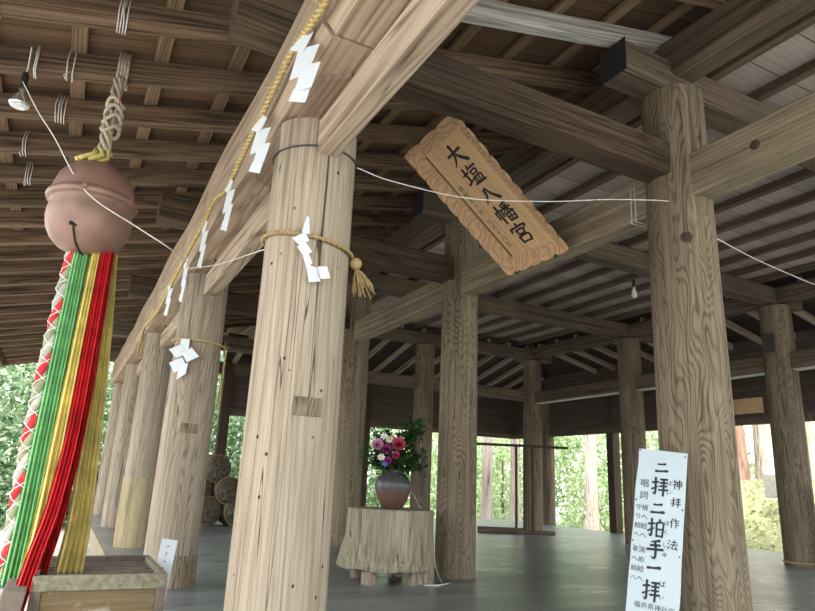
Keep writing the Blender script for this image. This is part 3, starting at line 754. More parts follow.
# ------------------------------------------------------------------ bell, rope and ribbons over the box
YB = 4.3
bell = thing('suzu_bell', 'large round red-brown hanging bell with a slit, under the eaves', 'bell', (-.085, YB, 2.58))
bm = bmesh.new()
prof = [(.002, .300), (.06, .298), (.12, .282), (.175, .245), (.215, .19), (.236, .12), (.245, .075), (.262, .060), (.268, .042), (.262, .022), (.242, .010), (.238, -.01), (.246, -.05), (.247, -.10), (.234, -.165), (.205, -.222), (.16, -.268), (.10, -.298), (.045, -.308), (.002, -.31)]
lathe(bm, prof, 56, caps=True); new_obj('bell_body', bm, M['bell'], bell, smooth=True, auto=35)
def rad_at(z):
    for (r0, z0), (r1, z1) in zip(prof, prof[1:]):
        if z1 <= z <= z0: return r0+(r1-r0)*((z0-z)/max(1e-6, z0-z1))
    return .01
ang = math.atan2(-1, -.36)
bm = bmesh.new(); pts = [V((rad_at(z)*math.cos(ang), rad_at(z)*math.sin(ang), z))*1.004 for z in [-.19-.117*i/16 for i in range(17)]]
pts += [V((-.0*math.cos(ang), 0, -.312))]
tube(bm, pts, .007, 6); c_ = pts[0]
for dx in (-.012, .012): tube(bm, [c_+V((dx, 0, .004)), c_+V((dx, -.004, .004))], .014, 10)
new_obj('slit', bm, M['bell_dark'], bell)
bm = bmesh.new(); tube(bm, [(.05*math.cos(t), .012, .31+.055*math.sin(t)) for t in [PI*i/14 for i in range(15)]], .014, 8); new_obj('loop', bm, M['bell'], bell, smooth=True)
for sx in (-1, 1):
    bm = bmesh.new(); a_ = math.atan2(-.6, .8) if sx > 0 else math.atan2(-.96, -.2)
    tube(bm, [V((math.cos(a_), math.sin(a_), 0))*.262+V((0, 0, .042)), V((math.cos(a_), math.sin(a_), 0))*.278+V((0, 0, .042))], .016, 10); new_obj('rivet', bm, M['bell'], bell)
# rope tied round the second rafter
hr = thing('bell_rope', 'knotted cream rope holding the round bell to a rafter', 'rope', (-.07, YB+.06, 3.70))
yr = min(RAFT_Y, key=lambda v: abs(v-(YB+.2)))
zr = zf(-.07)
bm = bmesh.new()
for i in range(4):
    x = -.085+.02*i
    lo, hi = zr-.018-(-.07-x)*0, zr+.185
    ring = [(x, yr-.072, lo), (x, yr-.072, hi), (x+.01, yr+.072, hi), (x+.01, yr+.072, lo), (x, yr-.072, lo)]
    tube(bm, [V(p)-hr.location for p in ring], .010, 6)
new_obj('rafter_lashing', bm, M['cord_rope'], hr, smooth=True)
bm = bmesh.new()
for s in range(5):
    ph = s*1.3; pts = []
    for i in range(26):
        t = i/25; z = zr-.02-t*(zr-.02-2.93)
        r_ = .028+.014*math.sin(t*7+s)
        pts.append(V((-.075+.02*(1-t)+r_*math.cos(ph+t*9+.5*math.sin(s)), yr-.07+(YB-yr+.07)*t+r_*math.sin(ph+t*9), z))-hr.location)
    tube(bm, pts, .0135, 6)
new_obj('rope_strands', bm, M['cord_rope'], hr, smooth=True)
bm = bmesh.new()
for zc in (.64, .55, .44, .33):
    z = 2.93+(zr-2.93)*zc; t = (zr-.02-z)/(zr-.02-2.93); c_ = V((-.07+.02*(1-t), yr-.07+(YB-yr+.07)*t, z))
    tube(bm, [c_+V((.055*math.cos(q), .055*math.sin(q), .03*math.sin(q*2+zc*9)))-hr.location for q in [2*PI*i/16 for i in range(17)]], .0135, 6)
new_obj('knot', bm, M['cord_rope'], hr, smooth=True)
bm = bmesh.new()
for s in range(6):
    q = 2*PI*s/6; tube(bm, [V((-.075+.045*math.cos(q), YB+.045*math.sin(q), 2.99))-hr.location, V((-.10+.05*math.cos(q+1), YB-.02+.05*math.sin(q+1), 2.93))-hr.location, V((-.15+.05*math.cos(q+1)-.02, YB-.06+.04*math.sin(q+1), 2.87))-hr.location], .016, 6)
o = new_obj('yellow_wrap', bm, M['yellow'], hr, smooth=True); o['label'] = 'yellow cloth wrap above the bell'
bm = bmesh.new(); bx(bm, (.03, -.09, -.36), (.036, -.06, -.30)); o = new_obj('red_tag', bm, M['red'], hr)
# braided bell pull
br = thing('braided_bell_pull', 'thick braided red and white bell pull hanging beside the ribbons', 'rope', (-.16, YB-.02, 2.30))
path = [V(p)-br.location for p in ((-.135, YB+.03, 2.34), (-.155, YB+.02, 2.0), (-.172, YB+.02, 1.53), (-.182, YB+.02, 1.10), (-.178, YB+.02, .66), (-.172, YB+.02, .22))]
for i, (mm, nm) in enumerate(((M['red'], 'red strand'), (M['white_cloth'], 'white strand'), (M['olive'], 'sage green strand'))):
    bm = bmesh.new(); P = resample(smooth_path(path), .03); F = frames(P); L = 0; q = []
    for j, (p, (t, a, b_)) in enumerate(zip(P, F)):
        if j: L += (P[j]-P[j-1]).length
        an = 2*PI*(L/.34+i/3); q.append(p+a*.019*math.cos(an)+b_*.019*math.sin(an))
    tube(bm, q, .0245, 10); o = new_obj('strand', bm, mm, br, smooth=True); o['label'] = nm
bm = bmesh.new(); P = resample(smooth_path(path), .03); F = frames(P)
for s, sg_ in ((0, 1), (.5, 1), (0, -1), (.5, -1)):
    L = 0; q = []
    for j, (p, (t, a, b_)) in enumerate(zip(P, F)):
        if j: L += (P[j]-P[j-1]).length
        an = sg_*2*PI*(L/.2)+s*2*PI; q.append(p+a*.0455*math.cos(an)+b_*.0455*math.sin(an))
    tube(bm, q, .003, 5)
new_obj('net_cord', bm, M['cord_white'], br, smooth=True)

def ribbon(name, label, path, w0, w1, mat, folds, depth=.02, yaw=.0, frayed=.04):
    root = V(path[0]); P = [V(p)-root for p in smooth_path(path, 8)]
    n = folds*4; bm = bmesh.new(); rings = []; N = len(P)-1
    for i, p in enumerate(P):
        t = i/N; w = w0+(w1-w0)*t; row, back = [], []
        for j in range(n+1):
            s = j/n-.5
            dep = depth*(math.sin(2*PI*folds*(s+.5))+.35*math.sin(11*s+1.2*t))*(.6+.6*t)
            zz = -(frayed*random.random() if i == N else 0)
            x = p.x+s*w*math.cos(yaw); y = p.y+s*w*math.sin(yaw)+dep
            row.append(V((x, y, p.z+zz))); back.append(V((x, y+.005, p.z+zz)))
        rings.append(row+back[::-1])
    loft(bm, rings)
    o = new_obj(name, bm, mat, None, smooth=True, auto=60); o.location = root
    return tag(o, label, 'ribbon', 'ribbons under the bell', 'thing')
D = .02
ribbon('bell_ribbon', 'bright green pleated ribbon hanging from the bell', [(-.10, YB-.02, 2.32), (-.108, YB-.03, 1.79), (-.118, YB-.03, 1.2), (-.125, YB-.03, .71), (-.135, YB-.04, .38)], .085, .11, M['green'], 5)
ribbon('bell_ribbon', 'softer green ribbon between the bright green and yellow ones', [(-.05, YB+.01, 2.32), (-.055, YB, 1.8), (-.06, YB-.01, 1.2), (-.075, YB-.01, .71), (-.08, YB-.02, .44)], .06, .08, M['lgreen'], 3)
ribbon('bell_ribbon', 'short pink ribbon tucked behind the yellow one', [(-.045, YB+.05, 2.32), (-.05, YB+.04, 2.0), (-.04, YB+.03, 1.6), (-.03, YB+.03, 1.2)], .04, .04, M['pink'], 2)
ribbon('bell_ribbon', 'narrow lemon yellow ribbon beside the red one', [(-.015, YB-.05, 2.32), (-.025, YB-.07, 1.8), (-.035, YB-.09, 1.2), (-.045, YB-.09, .71), (-.06, YB-.10, .46)], .045, .085, M['yellow'], 3)
ribbon('bell_ribbon', 'bright red ribbon, longest of the ribbons, its tail below the box top', [(.035, YB-.04, 2.32), (.035, YB-.07, 1.81), (.03, YB-.11, 1.21), (.0, YB-.17, .80), (-.045, YB-.28, .55), (-.088, YB-.40, .28)], .07, .075, M['red'], 4)
ribbon('bell_ribbon', 'deep red ribbon overlapping the longest red one', [(.055, YB+.005, 2.32), (.065, YB, 1.75), (.065, YB-.01, 1.21), (.035, YB-.02, .71), (.0, YB-.03, .45)], .07, .06, M['red'], 4)
ribbon('bell_ribbon', 'broad mustard yellow ribbon at the edge by the front pillars', [(.08, YB+.03, 2.32), (.11, YB+.02, 1.82), (.135, YB+.01, 1.22), (.145, YB+.01, .71), (.135, YB+.01, .43)], .06, .15, M['dyellow'], 5)

# ------------------------------------------------------------------ offering box
ob = thing('offering_box', 'weathered grey-brown slatted offering box under the bell', 'box', (.29, 4.38, -.195))
X0, X1, Y0, Y1, ZT = -.325, .325, -.43, .43, .655
def obp(name, lo, hi, m, bev=.006): return new_obj(name, box_bm(lo, hi, bev), m, ob)
obp('top_rail', (X0, Y0, ZT-.075), (X1, Y0+.045, ZT), M['boxrail']); obp('top_rail', (X0, Y1-.045, ZT-.085), (X1, Y1, ZT+.0), M['boxdark'])
obp('side_rail', (X0, Y0+.045, ZT-.085), (X0+.03, Y1-.045, ZT), M['boxdark']); obp('side_rail', (X1-.03, Y0+.045, ZT-.085), (X1, Y1-.045, ZT), M['boxrail'])
obp('end_panel', (X0+.05, Y0+.012, .06), (X1-.05, Y0+.03, ZT-.075), M['boxpanel']); obp('end_panel', (X0+.05, Y1-.03, .06), (X1-.05, Y1-.012, ZT-.08), M['boxpanel'])
obp('side_panel', (X0+.006, Y0+.05, .06), (X0+.024, Y1-.05, ZT-.08), M['boxpanel']); obp('side_panel', (X1-.024, Y0+.05, .06), (X1-.006, Y1-.05, ZT-.08), M['boxpanel'])
for x in (X0, X1-.05):
    for y in (Y0, Y1-.05): obp('leg', (x, y, 0), (x+.05, y+.05, ZT-.072), M['boxdark'])
for k in range(6):
    y = Y0+.10+k*.125; obp('slat', (X0+.03, y, ZT-.06), (X1-.03, y+.055, ZT-.03), M['boxdark'])
obp('floor_board', (X0+.02, Y0+.02, .05), (X1-.02, Y1-.02, .07), M['boxdark'])
# stand beside the box
o = new_obj('side_stand', box_bm((-.05, -.2, 0), (.05, .2, .62), .008), M['boxdark']); o.location = (-.16, 3.98, -.198); o.rotation_euler.y = .10
tag(o, 'narrow brown wooden stand close beside the offering box', 'stand', None, 'thing')
# small card
cd = thing('name_card', 'small white lettered board standing at the corner of the offering box', 'card', (.655, 4.66, .0))
bm = box_bm((-.05, -.012, 0), (.05, .012, .575), .002); o = new_obj('card_board', bm, M['paper'], cd)
bm = bmesh.new()
for i, st in enumerate(([(20, 60, 12), (70, 66, 14)], [(45, 90, 12), (42, 20, 10)], [(20, 70, 10), (75, 40, 12)], [(30, 80, 12), (60, 20, 12)])):
    brush(bm, st, V((.0, -.0125, .53-.045*i)), V((1, 0, 0)), V((0, 0, 1)), .035, V((0, -1, 0)), .001)
o = new_obj('card_lettering', bm, M['ink'], cd)
for c in cd.children: c.rotation_euler = (0, .10, -.35)

# ------------------------------------------------------------------ straw ropes and paper streamers
rp = thing('straw_rope', 'long twisted straw rope hung along the outer edge of the eave beam', 'rope', (.712, 2.3, 3.0))
pts = [(.70, .6, 3.03), (.70, 1.5, 3.06), (.70, 2.29, 3.00), (.70, 2.75, 3.06), (.70, 3.25, 3.0), (.70, 3.75, 2.93), (.70, 4.18, 2.87), (.70, 4.6, 2.96), (.70, 5.0, 2.91), (.70, 5.5, 2.90), (.70, 6.2, 2.86), (.70, 6.84, 2.82), (.70, 7.5, 2.76), (.70, 8.3, 2.80), (.70, 9.0, 2.84)]
bm = bmesh.new(); twisted(bm, [V(p)-rp.location for p in pts], .0085, .0115, .085, 2, 6, step=.012); new_obj('rope', bm, M['straw'], rp, smooth=True)
for q in range(3):
    bm = bmesh.new(); a = random.uniform(-.03, .03); tube(bm, [V((.70, 9.0, 2.84))-rp.location, V((.69+a*.3, 9.1+a, 2.76))-rp.location, V((.69+a, 9.12+a*2, 2.5))-rp.location], .012, 6)
    new_obj('rope_tail', bm, M['straw'], rp, smooth=True)
for y, z in ((2.35, 3.02), (3.05, 3.02), (4.2, 2.87), (4.55, 2.95), (5.3, 2.9)):
    for q in range(2):
        bm = bmesh.new(); d_ = V((random.uniform(-.09, -.02), random.uniform(-.05, .05), random.uniform(-.02, .10))); tube(bm, [V((.70, y, z))-rp.location, V((.70, y, z))+d_*.5+V((0, .01, 0))-rp.location, V((.70, y, z))+d_-rp.location], [.004, .003, .0012], 5)
        new_obj('loose_straw', bm, M['straw'], rp)

ZIG_A = [[(-.15, .18), (.10, .0), (.20, .08), (.06, .30)], [(.0, .24), (.26, .23), (.14, .60), (-.08, .64)], [(.08, .50), (.34, .54), (.24, .84), (.0, .82)], [(.0, .78), (.22, .76), (.16, 1.0), (-.06, .93)]]
ZIG_B = [[(-.24, .15), (.0, .0), (.09, .17), (-.09, .29)], [(-.14, .33), (.02, .21), (.17, .38), (.01, .50)], [(-.01, .50), (.10, .44), (.19, .62), (.08, .72)], [(.07, .66), (.30, .69), (.38, .95), (.15, 1.0)], [(.29, .69), (.47, .67), (.55, .90), (.37, .93)]]
ZIG_C = [[(-.08, .0), (.10, .02), (.10, .30), (-.10, .26)], [(-.28, .27), (-.04, .14), (.12, .36), (-.12, .48)], [(-.02, .36), (.16, .22), (.34, .44), (.10, .58)], [(-.24, .60), (.0, .46), (.12, .70), (-.12, .84)], [(-.04, .66), (.14, .60), (.12, .86), (-.06, 1.0)]]
def shide(label, top, h, w, yawdir, zig=ZIG_A, group='paper streamers on the eave rope', parent=None):
    """zigzag paper streamer cut and folded from one strip"""
    ux = V(yawdir).normalized(); fw = ux.cross(V((0, 0, 1))); bm = bmesh.new(); k_ = w/.25
    for i, q in enumerate(zig):
        sl = (.045, -.05, .03, -.035, .06)[i]
        pts = [ux*x*k_+V((0, 0, -y*h))+fw*(sl*(x*k_/w)*w*2.2+.0022*i) for x, y in q]
        a_ = [bm.verts.new(p) for p in pts]; b_ = [bm.verts.new(p+fw*.0012) for p in pts]
        bm.faces.new(a_); bm.faces.new(b_[::-1])
        for k in range(4): bm.faces.new((a_[k], b_[k], b_[(k+1) % 4], a_[(k+1) % 4]))
    o = new_obj('paper_streamer', bm, M['paper'], parent); o.location = top
    if not parent: tag(o, label, 'paper streamer', group, 'thing')
    return o
sl = ['largest zigzag paper streamer, on the rope above the big pillar', 'second zigzag streamer along the eave rope from the big pillar', 'third zigzag streamer along the eave rope, hanging over a knot',
      'fourth zigzag streamer along the eave rope, near the rope-tied pillar', 'fifth, slender zigzag streamer over the pillar behind the box', 'last zigzag streamer at the far stretch of the eave rope']
for i, (y, z, h, w) in enumerate(((2.60, 3.05, .40, .11), (3.33, 2.98, .37, .09), (4.03, 2.88, .38, .075), (4.86, 2.88, .40, .06), (5.68, 2.82, .42, .055), (6.70, 2.87, .38, .07))):
    shide(sl[i], (.688, y, z), h, w, (.55, -.83, 0) if i < 2 else (.35, -.93, 0))
def ring_rope(name, label, c, r, z, tilt, rr, mat, tail):
    t = thing(name, label, 'rope', (c[0], c[1], z))
    bm = bmesh.new(); pts = [V(((r)*math.cos(a), (r)*math.sin(a), tilt*math.cos(a-2.6))) for a in [2*PI*i/30 for i in range(31)]]
    twisted(bm, pts, rr*.55, rr*.6, .07, 2, 6, step=.012); new_obj('rope', bm, mat, t, smooth=True)
    bm = bmesh.new(); a = tail; k = V((math.cos(a)*(r+.01), math.sin(a)*(r+.01), tilt*math.cos(a-2.6)))
    return t, k
t, k = ring_rope('pillar_rope', 'straw rope with a tassel knotted around the big pale pillar', (B1, A(0)), .251, 2.225, .03, .0115, M['oldstraw'], -.35)
bm = bmesh.new(); bmesh.ops.create_icosphere(bm, subdivisions=2, radius=.036, matrix=Matrix.Translation(k+V((.01, -.01, -.03)))); new_obj('knot', bm, M['oldstraw'], t, smooth=True)
bm = bmesh.new()
for q in range(34):
    d_ = V((random.uniform(-.01, .11), random.uniform(-.10, .03), -random.uniform(.10, .17))); s_ = k+V((.01, -.01, -.05)); tube(bm, [s_, s_+d_*.5+V((0, 0, .01)), s_+d_], .0035, 4)
new_obj('tassel', bm, M['oldstraw'], t)
shd = shide('', V((-.10, -.258, .0)), .27, .065, (1, -.22, 0), ZIG_B, parent=t)
bm = bmesh.new(); prism(bm, [(-.02, 0), (.022, 0), (.012, .09), (.0, .10), (-.012, .05)], 0, .002)
o = new_obj('paper_tip', bm, M['paper'], t); o.location = (-.10, -.262, -.01); o.rotation_euler.x = PI/2
t, k = ring_rope('pillar_rope', 'thin straw rope tied around the pillar behind the offering box', (B1, A(1)), .245, 2.24, .015, .010, M['straw'], -.1)
bm = bmesh.new(); tube(bm, [k, k+V((.015, -.01, -.10)), k+V((.01, -.02, -.3)), k+V((.0, -.02, -.62))], .011, 6)
for q in range(10): tube(bm, [k, k+V((random.uniform(-.02, .06), random.uniform(-.05, .02), random.uniform(-.07, .07)))], .003, 4)
new_obj('tassel', bm, M['straw'], t)
shide('', V((-.16, -.20, .0)), .40, .13, (.8, -.6, 0), ZIG_C, parent=t)
bm = bmesh.new(); tube(bm, [(B1+.239*math.cos(a), A(0)+.239*math.sin(a), 2.75+.01*math.cos(a)) for a in [2*PI*i/40 for i in range(41)]], .005, 6)
tag(new_obj('binding_wire', bm, M['wire'], smooth=True), 'dark wire drawn around the head of the big pale pillar', 'wire', None, 'thing')
def cord(name, label, pts, r, m, cat='cord', group=None):
    bm = bmesh.new(); tube(bm, smooth_path(pts, 8), r, 6); return tag(new_obj(name, bm, m, smooth=True), label, cat, group, 'thing')
cord('lamp_cord', 'pale cord drooping from the bare eave lamp past the bell', [(-.59, 4.25, 3.30), (-.47, 4.2, 3.10), (-.35, 4.15, 2.93), (-.2, 4.1, 2.69), (-.066, 4.0, 2.53), (.17, 4.0, 2.42), (.40, 4.05, 2.33), (.62, 4.9, 2.52), (.70, 5.6, 2.70), (.80, 4.7, 2.50), (.86, 3.65, 2.30), (.90, 3.5, 2.27)], .0035, M['cord_white'])
cord('overhead_cord', 'thin white cord crossing in front of the carved plaque', [(1.26, 3.2, 2.76), (1.55, 3.3, 2.79), (2.2, 3.45, 2.90), (2.85, 3.40, 3.02), (3.3, 3.3, 3.11), (3.72, 3.22, 3.18), (3.86, 3.18, 3.19)], .004, M['cord_white'])
cord('overhead_cord', 'thin white cord running from the sign pillar to the back', [(4.33, 3.15, 2.98), (5.5, 3.55, 3.13), (7.0, 3.93, 3.27), (8.6, 4.4, 3.5)], .0045, M['cord_white'])

# ------------------------------------------------------------------ lamps
def bulb(name, label, x, y, ztop, drop, reflector):
    t = thing(name, label, 'lamp', (x, y, ztop-drop))
    bm = bmesh.new(); tube(bm, [(0, 0, .10), (.004, 0, drop*.5), (0, 0, drop)], .004, 6); new_obj('flex', bm, M['wire'] if not reflector else M['cord_white'], t)
    bm = bmesh.new(); lathe(bm, [(.012, .12), (.02, .10), (.022, .04), (.02, .0)], 16); new_obj('socket', bm, M['socket'], t, smooth=True, auto=40)
    bm = bmesh.new()
    if reflector: lathe(bm, [(.018, 0), (.02, -.02), (.035, -.05), (.056, -.085), (.060, -.10), (.055, -.108)], 24)
    else: lathe(bm, [(.018, 0), (.02, -.03), (.034, -.07), (.044, -.11), (.040, -.14), (.025, -.16), (.005, -.168)], 24)
    o = new_obj('bulb', bm, M['bulb'] if not reflector else M['chrome'], t, smooth=True, auto=40)
    if reflector:
        bm = bmesh.new(); lathe(bm, [(.054, -.106), (.05, -.118), (.03, -.126), (.002, -.129)], 24); new_obj('lens', bm, M['bulb'], t, smooth=True)
        t.rotation_euler = (.05, .0, 0)
    return t
bulb('reflector_lamp', 'bare reflector bulb hanging from a rafter under the eaves', -.585, 4.28, 3.56, .30, True)
bulb('bare_bulb', 'small bare bulb hanging below a cross beam of the inner hall', 7.08, 6.55, 4.18, .27, False)

# white string ties round the rafters
def tie(x, k, n, spread, tail, label):
    y = RAFT_Y[k]; z = zf(x); bm = bmesh.new()
    for i in range(n):
        xx = x+spread*(i-(n-1)/2)/max(1, n-1)
        lo, hi = z-.008, z+.172
        jig = random.uniform(-.012, .012)
        tube(bm, [(xx, y-.061, lo), (xx+jig, y-.062, (lo+hi)/2), (xx, y-.061, hi), (xx, y+.061, hi), (xx, y+.061, lo), (xx, y-.061, lo)], .0045, 5)
    if tail: tube(bm, [(x, y-.06, z), (x-.03, y-.06, z-.04), (x-.01, y-.062, z-.07)], .004, 5)
    tag(new_obj('string_tie', bm, M['cord_white'], smooth=True), label, 'string', 'string ties on the rafters', 'thing')
k0 = RAFT_Y.index(yr)
tie(-.10, k0-1, 4, .05, 0, 'white strings looped round the rafter just above the bell rope')
tie(-.585, k0, 2, .01, 0, 'string tied where the reflector bulb hangs')
tie(-.38, k0, 2, .035, 1, 'knotted string loop on the rafter between bulb and bell rope')
tie(-.44, k0+1, 4, .06, 0, 'four short strings on the rafter below the knotted loop')
tie(-.70, k0+2, 2, .02, 1, 'string loop on the third rafter below the bulb')
tie(-.70, k0+3, 3, .04, 1, 'string bundle on the fourth rafter below the bulb')
tie(-.76, k0-1, 3, .03, 0, 'white string at the upper corner of the eaves')

# ------------------------------------------------------------------ stump table, vase, flowers
sx, sy = 3.20, 6.46
st = thing('stump_table', 'sawn tree stump used as a low table in front of the inner pillar', 'table', (sx, sy, 0))
bm = bmesh.new(); n = 90; rings = []
for j, (z, sc) in enumerate(((.135, 1.05), (.15, 1.07), (.25, 1.03), (.45, 1.0), (.62, .985), (.70, .98), (.715, .965))):
    ring = []
    for i in range(n):
        a = 2*PI*i/n
        r = .475*sc*(1+.05*mnoise.noise(V((math.cos(a)*1.2, math.sin(a)*1.2, 3)))+(.008)*mnoise.noise(V((math.cos(a)*7, math.sin(a)*7, z*.8)))+.010*mnoise.noise(V((math.cos(a)*22, math.sin(a)*22, z*1.5))))
        if j < 3: r *= 1+.09*max(0, math.cos(a-2.75))**3
        ring.append((r*math.cos(a), r*math.sin(a)*.92, z+(.02*mnoise.noise(V((math.cos(a)*3, math.sin(a)*3, 5))) if j < 1 else 0)))
    rings.append(ring)
loft(bm, rings); new_obj('stump_body', bm, M['stump'], st, smooth=True, auto=45)
for a in (-2.55, -1.15, -.55, .9, 2.2):
    bm = bmesh.new(); lathe(bm, [(.075, 0), (.08, .02), (.078, .15)], 20); o = new_obj('leg', bm, M['p_row'], st, smooth=True, auto=45); o.location = (.37*math.cos(a), .35*math.sin(a), 0)
vs = thing('flower_vase', 'round dark glazed vase with a brown lower half on the stump', 'vase', (3.215, 6.46, .715))
bm = bmesh.new()
lathe(bm, [(.003, .004), (.11, 0), (.125, .012), (.155, .06), (.195, .14), (.218, .22), (.218, .275), (.19, .335), (.145, .375), (.118, .392), (.115, .408), (.125, .425), (.132, .432), (.122, .436), (.10, .42), (.09, .38), (.003, .37)], 44)
bmesh.ops.scale(bm, verts=bm.verts[:], vec=(.89, .89, .95))
new_obj('vase_body', bm, M['vase'], vs, smooth=True, auto=60)
base_v = V((3.215, 6.46, 1.08))
def leafy(bm, p, d, L, W, mi=0):
    d = V(d).normalized(); s = d.cross(V((random.uniform(-.4, .4), random.uniform(-.4, .4), 1))).normalized(); nrm = s.cross(d)
    a = bm.verts.new(p); b_ = bm.verts.new(p+d*L*.45+s*W*.5-nrm*W*.12); c = bm.verts.new(p+d*L+nrm*L*-.1); e_ = bm.verts.new(p+d*L*.45-s*W*.5-nrm*W*.12); m_ = bm.verts.new(p+d*L*.5)
    for f in ((a, b_, m_), (b_, c, m_), (c, e_, m_), (e_, a, m_)): bm.faces.new(f).material_index = mi
def spray(label, tip, n, bend, spread=.07):
    tip = (tip[0]-.075, tip[1]+.03, tip[2])
    t = thing('leafy_spray', label, 'foliage branch', base_v, 'green sprays in the vase')
    tp = V(tip)-base_v; mid = tp*.5+V(bend); P = smooth_path([V((0, 0, -.06)), mid, tp], 10)
    bm = bmesh.new(); tube(bm, P, [.006*(1-.7*i/len(P)) for i in range(len(P))], 5); new_obj('stem', bm, M['twig'], t)
    bm = bmesh.new()
    for i in range(n):
        q = P[int((.25+.75*random.random())*(len(P)-1))]; d = V((random.gauss(0, 1), random.gauss(0, 1), random.gauss(.35, .7)))
        q = q+V((random.gauss(0, spread), random.gauss(0, spread), random.gauss(0, spread)))*.8
        leafy(bm, q, d, random.uniform(.06, .10), random.uniform(.032, .055))
    new_obj('leaves', bm, M['leaf_dark'], t)
for lab_, tip, n, bend in (('tallest green spray in the vase, nearest the inner pillar', (3.58, 6.45, 1.66), 260, (.04, 0, .05)),
    ('dense green spray at the middle top of the bouquet', (3.42, 6.42, 1.55), 240, (.02, 0, .03)),
    ('green spray standing behind the pale flowers', (3.22, 6.52, 1.52), 190, (-.02, .03, .03)),
    ('low green spray arching toward the inner pillar', (3.55, 6.35, 1.22), 200, (.05, -.02, .06)),
    ('low leafy spray hanging over the vase mouth', (3.34, 6.28, 1.14), 130, (.02, -.03, .08)),
    ('dark green spray filling the space behind the pink and rose blooms', (3.17, 6.50, 1.44), 230, (-.01, .04, .02)),
    ('dark green spray low behind the blue flower', (3.10, 6.48, 1.25), 200, (-.03, .04, .03)),
    ('thin green spray reaching toward the big front pillar', (2.98, 6.40, 1.28), 110, (-.03, 0, .03))):
    spray(lab_, tip, n, bend)
bm_t = None
def flower(name, label, p, r, mat, kind='ball', core=None):
    p = (p[0]-.055, p[1]+.03, p[2]); r = r*.86
    t = thing(name, label, 'flower', p); c = V((0, 0, 0))
    bm = bmesh.new(); P = smooth_path([base_v-V(p), (base_v-V(p))*.5+V((0, 0, .03)), c-V((0, 0, r*.3))], 6); tube(bm, P, .004, 5); new_obj('stem', bm, M['twig'], t)
    bm = bmesh.new()
    fwd = V((-.4, -.85, .35)).normalized(); sx_ = fwd.cross(V((0, 0, 1))).normalized(); sy_ = sx_.cross(fwd)
    rows = ((.35, 5, .12), (.6, 7, .4), (.85, 9, .75), (1.0, 10, 1.1)) if kind == 'ball' else ((1.0, 7, 1.2),)
    for rr, n, op in rows:
        for i in range(n):
            a = 2*PI*i/n+rr*3; rad = sx_*math.cos(a)+sy_*math.sin(a)
            d = (fwd*math.cos(op)+rad*math.sin(op)).normalized(); tang = fwd.cross(rad).normalized()
            L = r*(.75+.35*rr); W = r*(.75 if kind == 'ball' else .6); st_ = rad*r*.12
            cup = fwd*L*(.12+.25*random.random())
            g = [[], []]; pts = []
            for (u, w_) in ((0, .25), (.4, 1.0), (.75, 1.0), (1.0, .55)):
                pts.append((c+st_+d*L*u-tang*W*.5*w_+cup*w_, c+st_+d*L*u-cup*.2, c+st_+d*L*u+tang*W*.5*w_+cup*w_))
            vsr = [[bm.verts.new(q) for q in row] for row in pts]
            for ra, rb in zip(vsr, vsr[1:]):
                bm.faces.new((ra[0], ra[1], rb[1], rb[0])); bm.faces.new((ra[1], ra[2], rb[2], rb[1]))
    new_obj('petals', bm, mat, t, smooth=True)
    if core:
        bm = bmesh.new(); bmesh.ops.create_icosphere(bm, subdivisions=2, radius=r*.28, matrix=Matrix.Translation(fwd*r*.15)); new_obj('flower_centre', bm, core, t, smooth=True)
fc = lambda n, c: plain(n, c, .6, .3, 30)
F_ = dict(pink=fc('pink_petals', (.70, .33, .46)), rose=fc('rose_red_petals', (.56, .06, .13)), mag=fc('magenta_petals', (.38, .03, .24)), white=fc('white_petals', (.75, .73, .68)), orange=fc('orange_petals', (.62, .22, .08)), blue=fc('blue_petals', (.10, .14, .50)), crim=fc('crimson_petals', (.5, .07, .16)))
flower('pink_peony', 'large pale pink bloom at the edge of the bouquet', (2.99, 6.28, 1.36), .066, F_['pink'])
flower('red_peony', 'large rose red bloom at the front of the bouquet', (3.20, 6.20, 1.37), .075, F_['rose'])
flower('red_bloom', 'smaller crimson bloom just under the rose red one', (3.17, 6.20, 1.26), .045, F_['crim'])
flower('magenta_bloom', 'magenta bloom tucked below the pale pink one', (3.07, 6.22, 1.32), .05, F_['mag'])
flower('magenta_bloom', 'lower magenta bloom above the blue flower', (3.09, 6.22, 1.20), .045, F_['mag'])
flower('blue_flower', 'small blue flower at the bottom of the bouquet', (3.055, 6.21, 1.165), .035, F_['blue'], 'flat')
for i, (p, l, c) in enumerate((((3.05, 6.26, 1.45), 'white flower with a yellow eye at the top of the cluster', 'white'), ((3.12, 6.27, 1.42), 'white flower beside the orange one', 'white'), ((3.02, 6.24, 1.23), 'white flower low by the magenta bloom', 'white'), ((3.15, 6.26, 1.44), 'small orange flower above the rose red bloom', 'orange'))):
    flower('daisy', l, p, .042 if c == 'white' else .03, F_[c], 'flat', M['yellow'])
cord('white_string', 'thin white string slanting down behind the stump and coiling on the floor', [(3.42, 6.66, 1.0), (3.62, 6.82, .90), (3.80, 6.95, .76), (3.76, 6.55, .45), (3.72, 6.35, .12), (3.66, 6.12, .006), (3.52, 6.02, .006), (3.42, 6.08, .006), (3.60, 6.05, .006), (3.76, 6.14, .006)], .004, M['cord_white'])

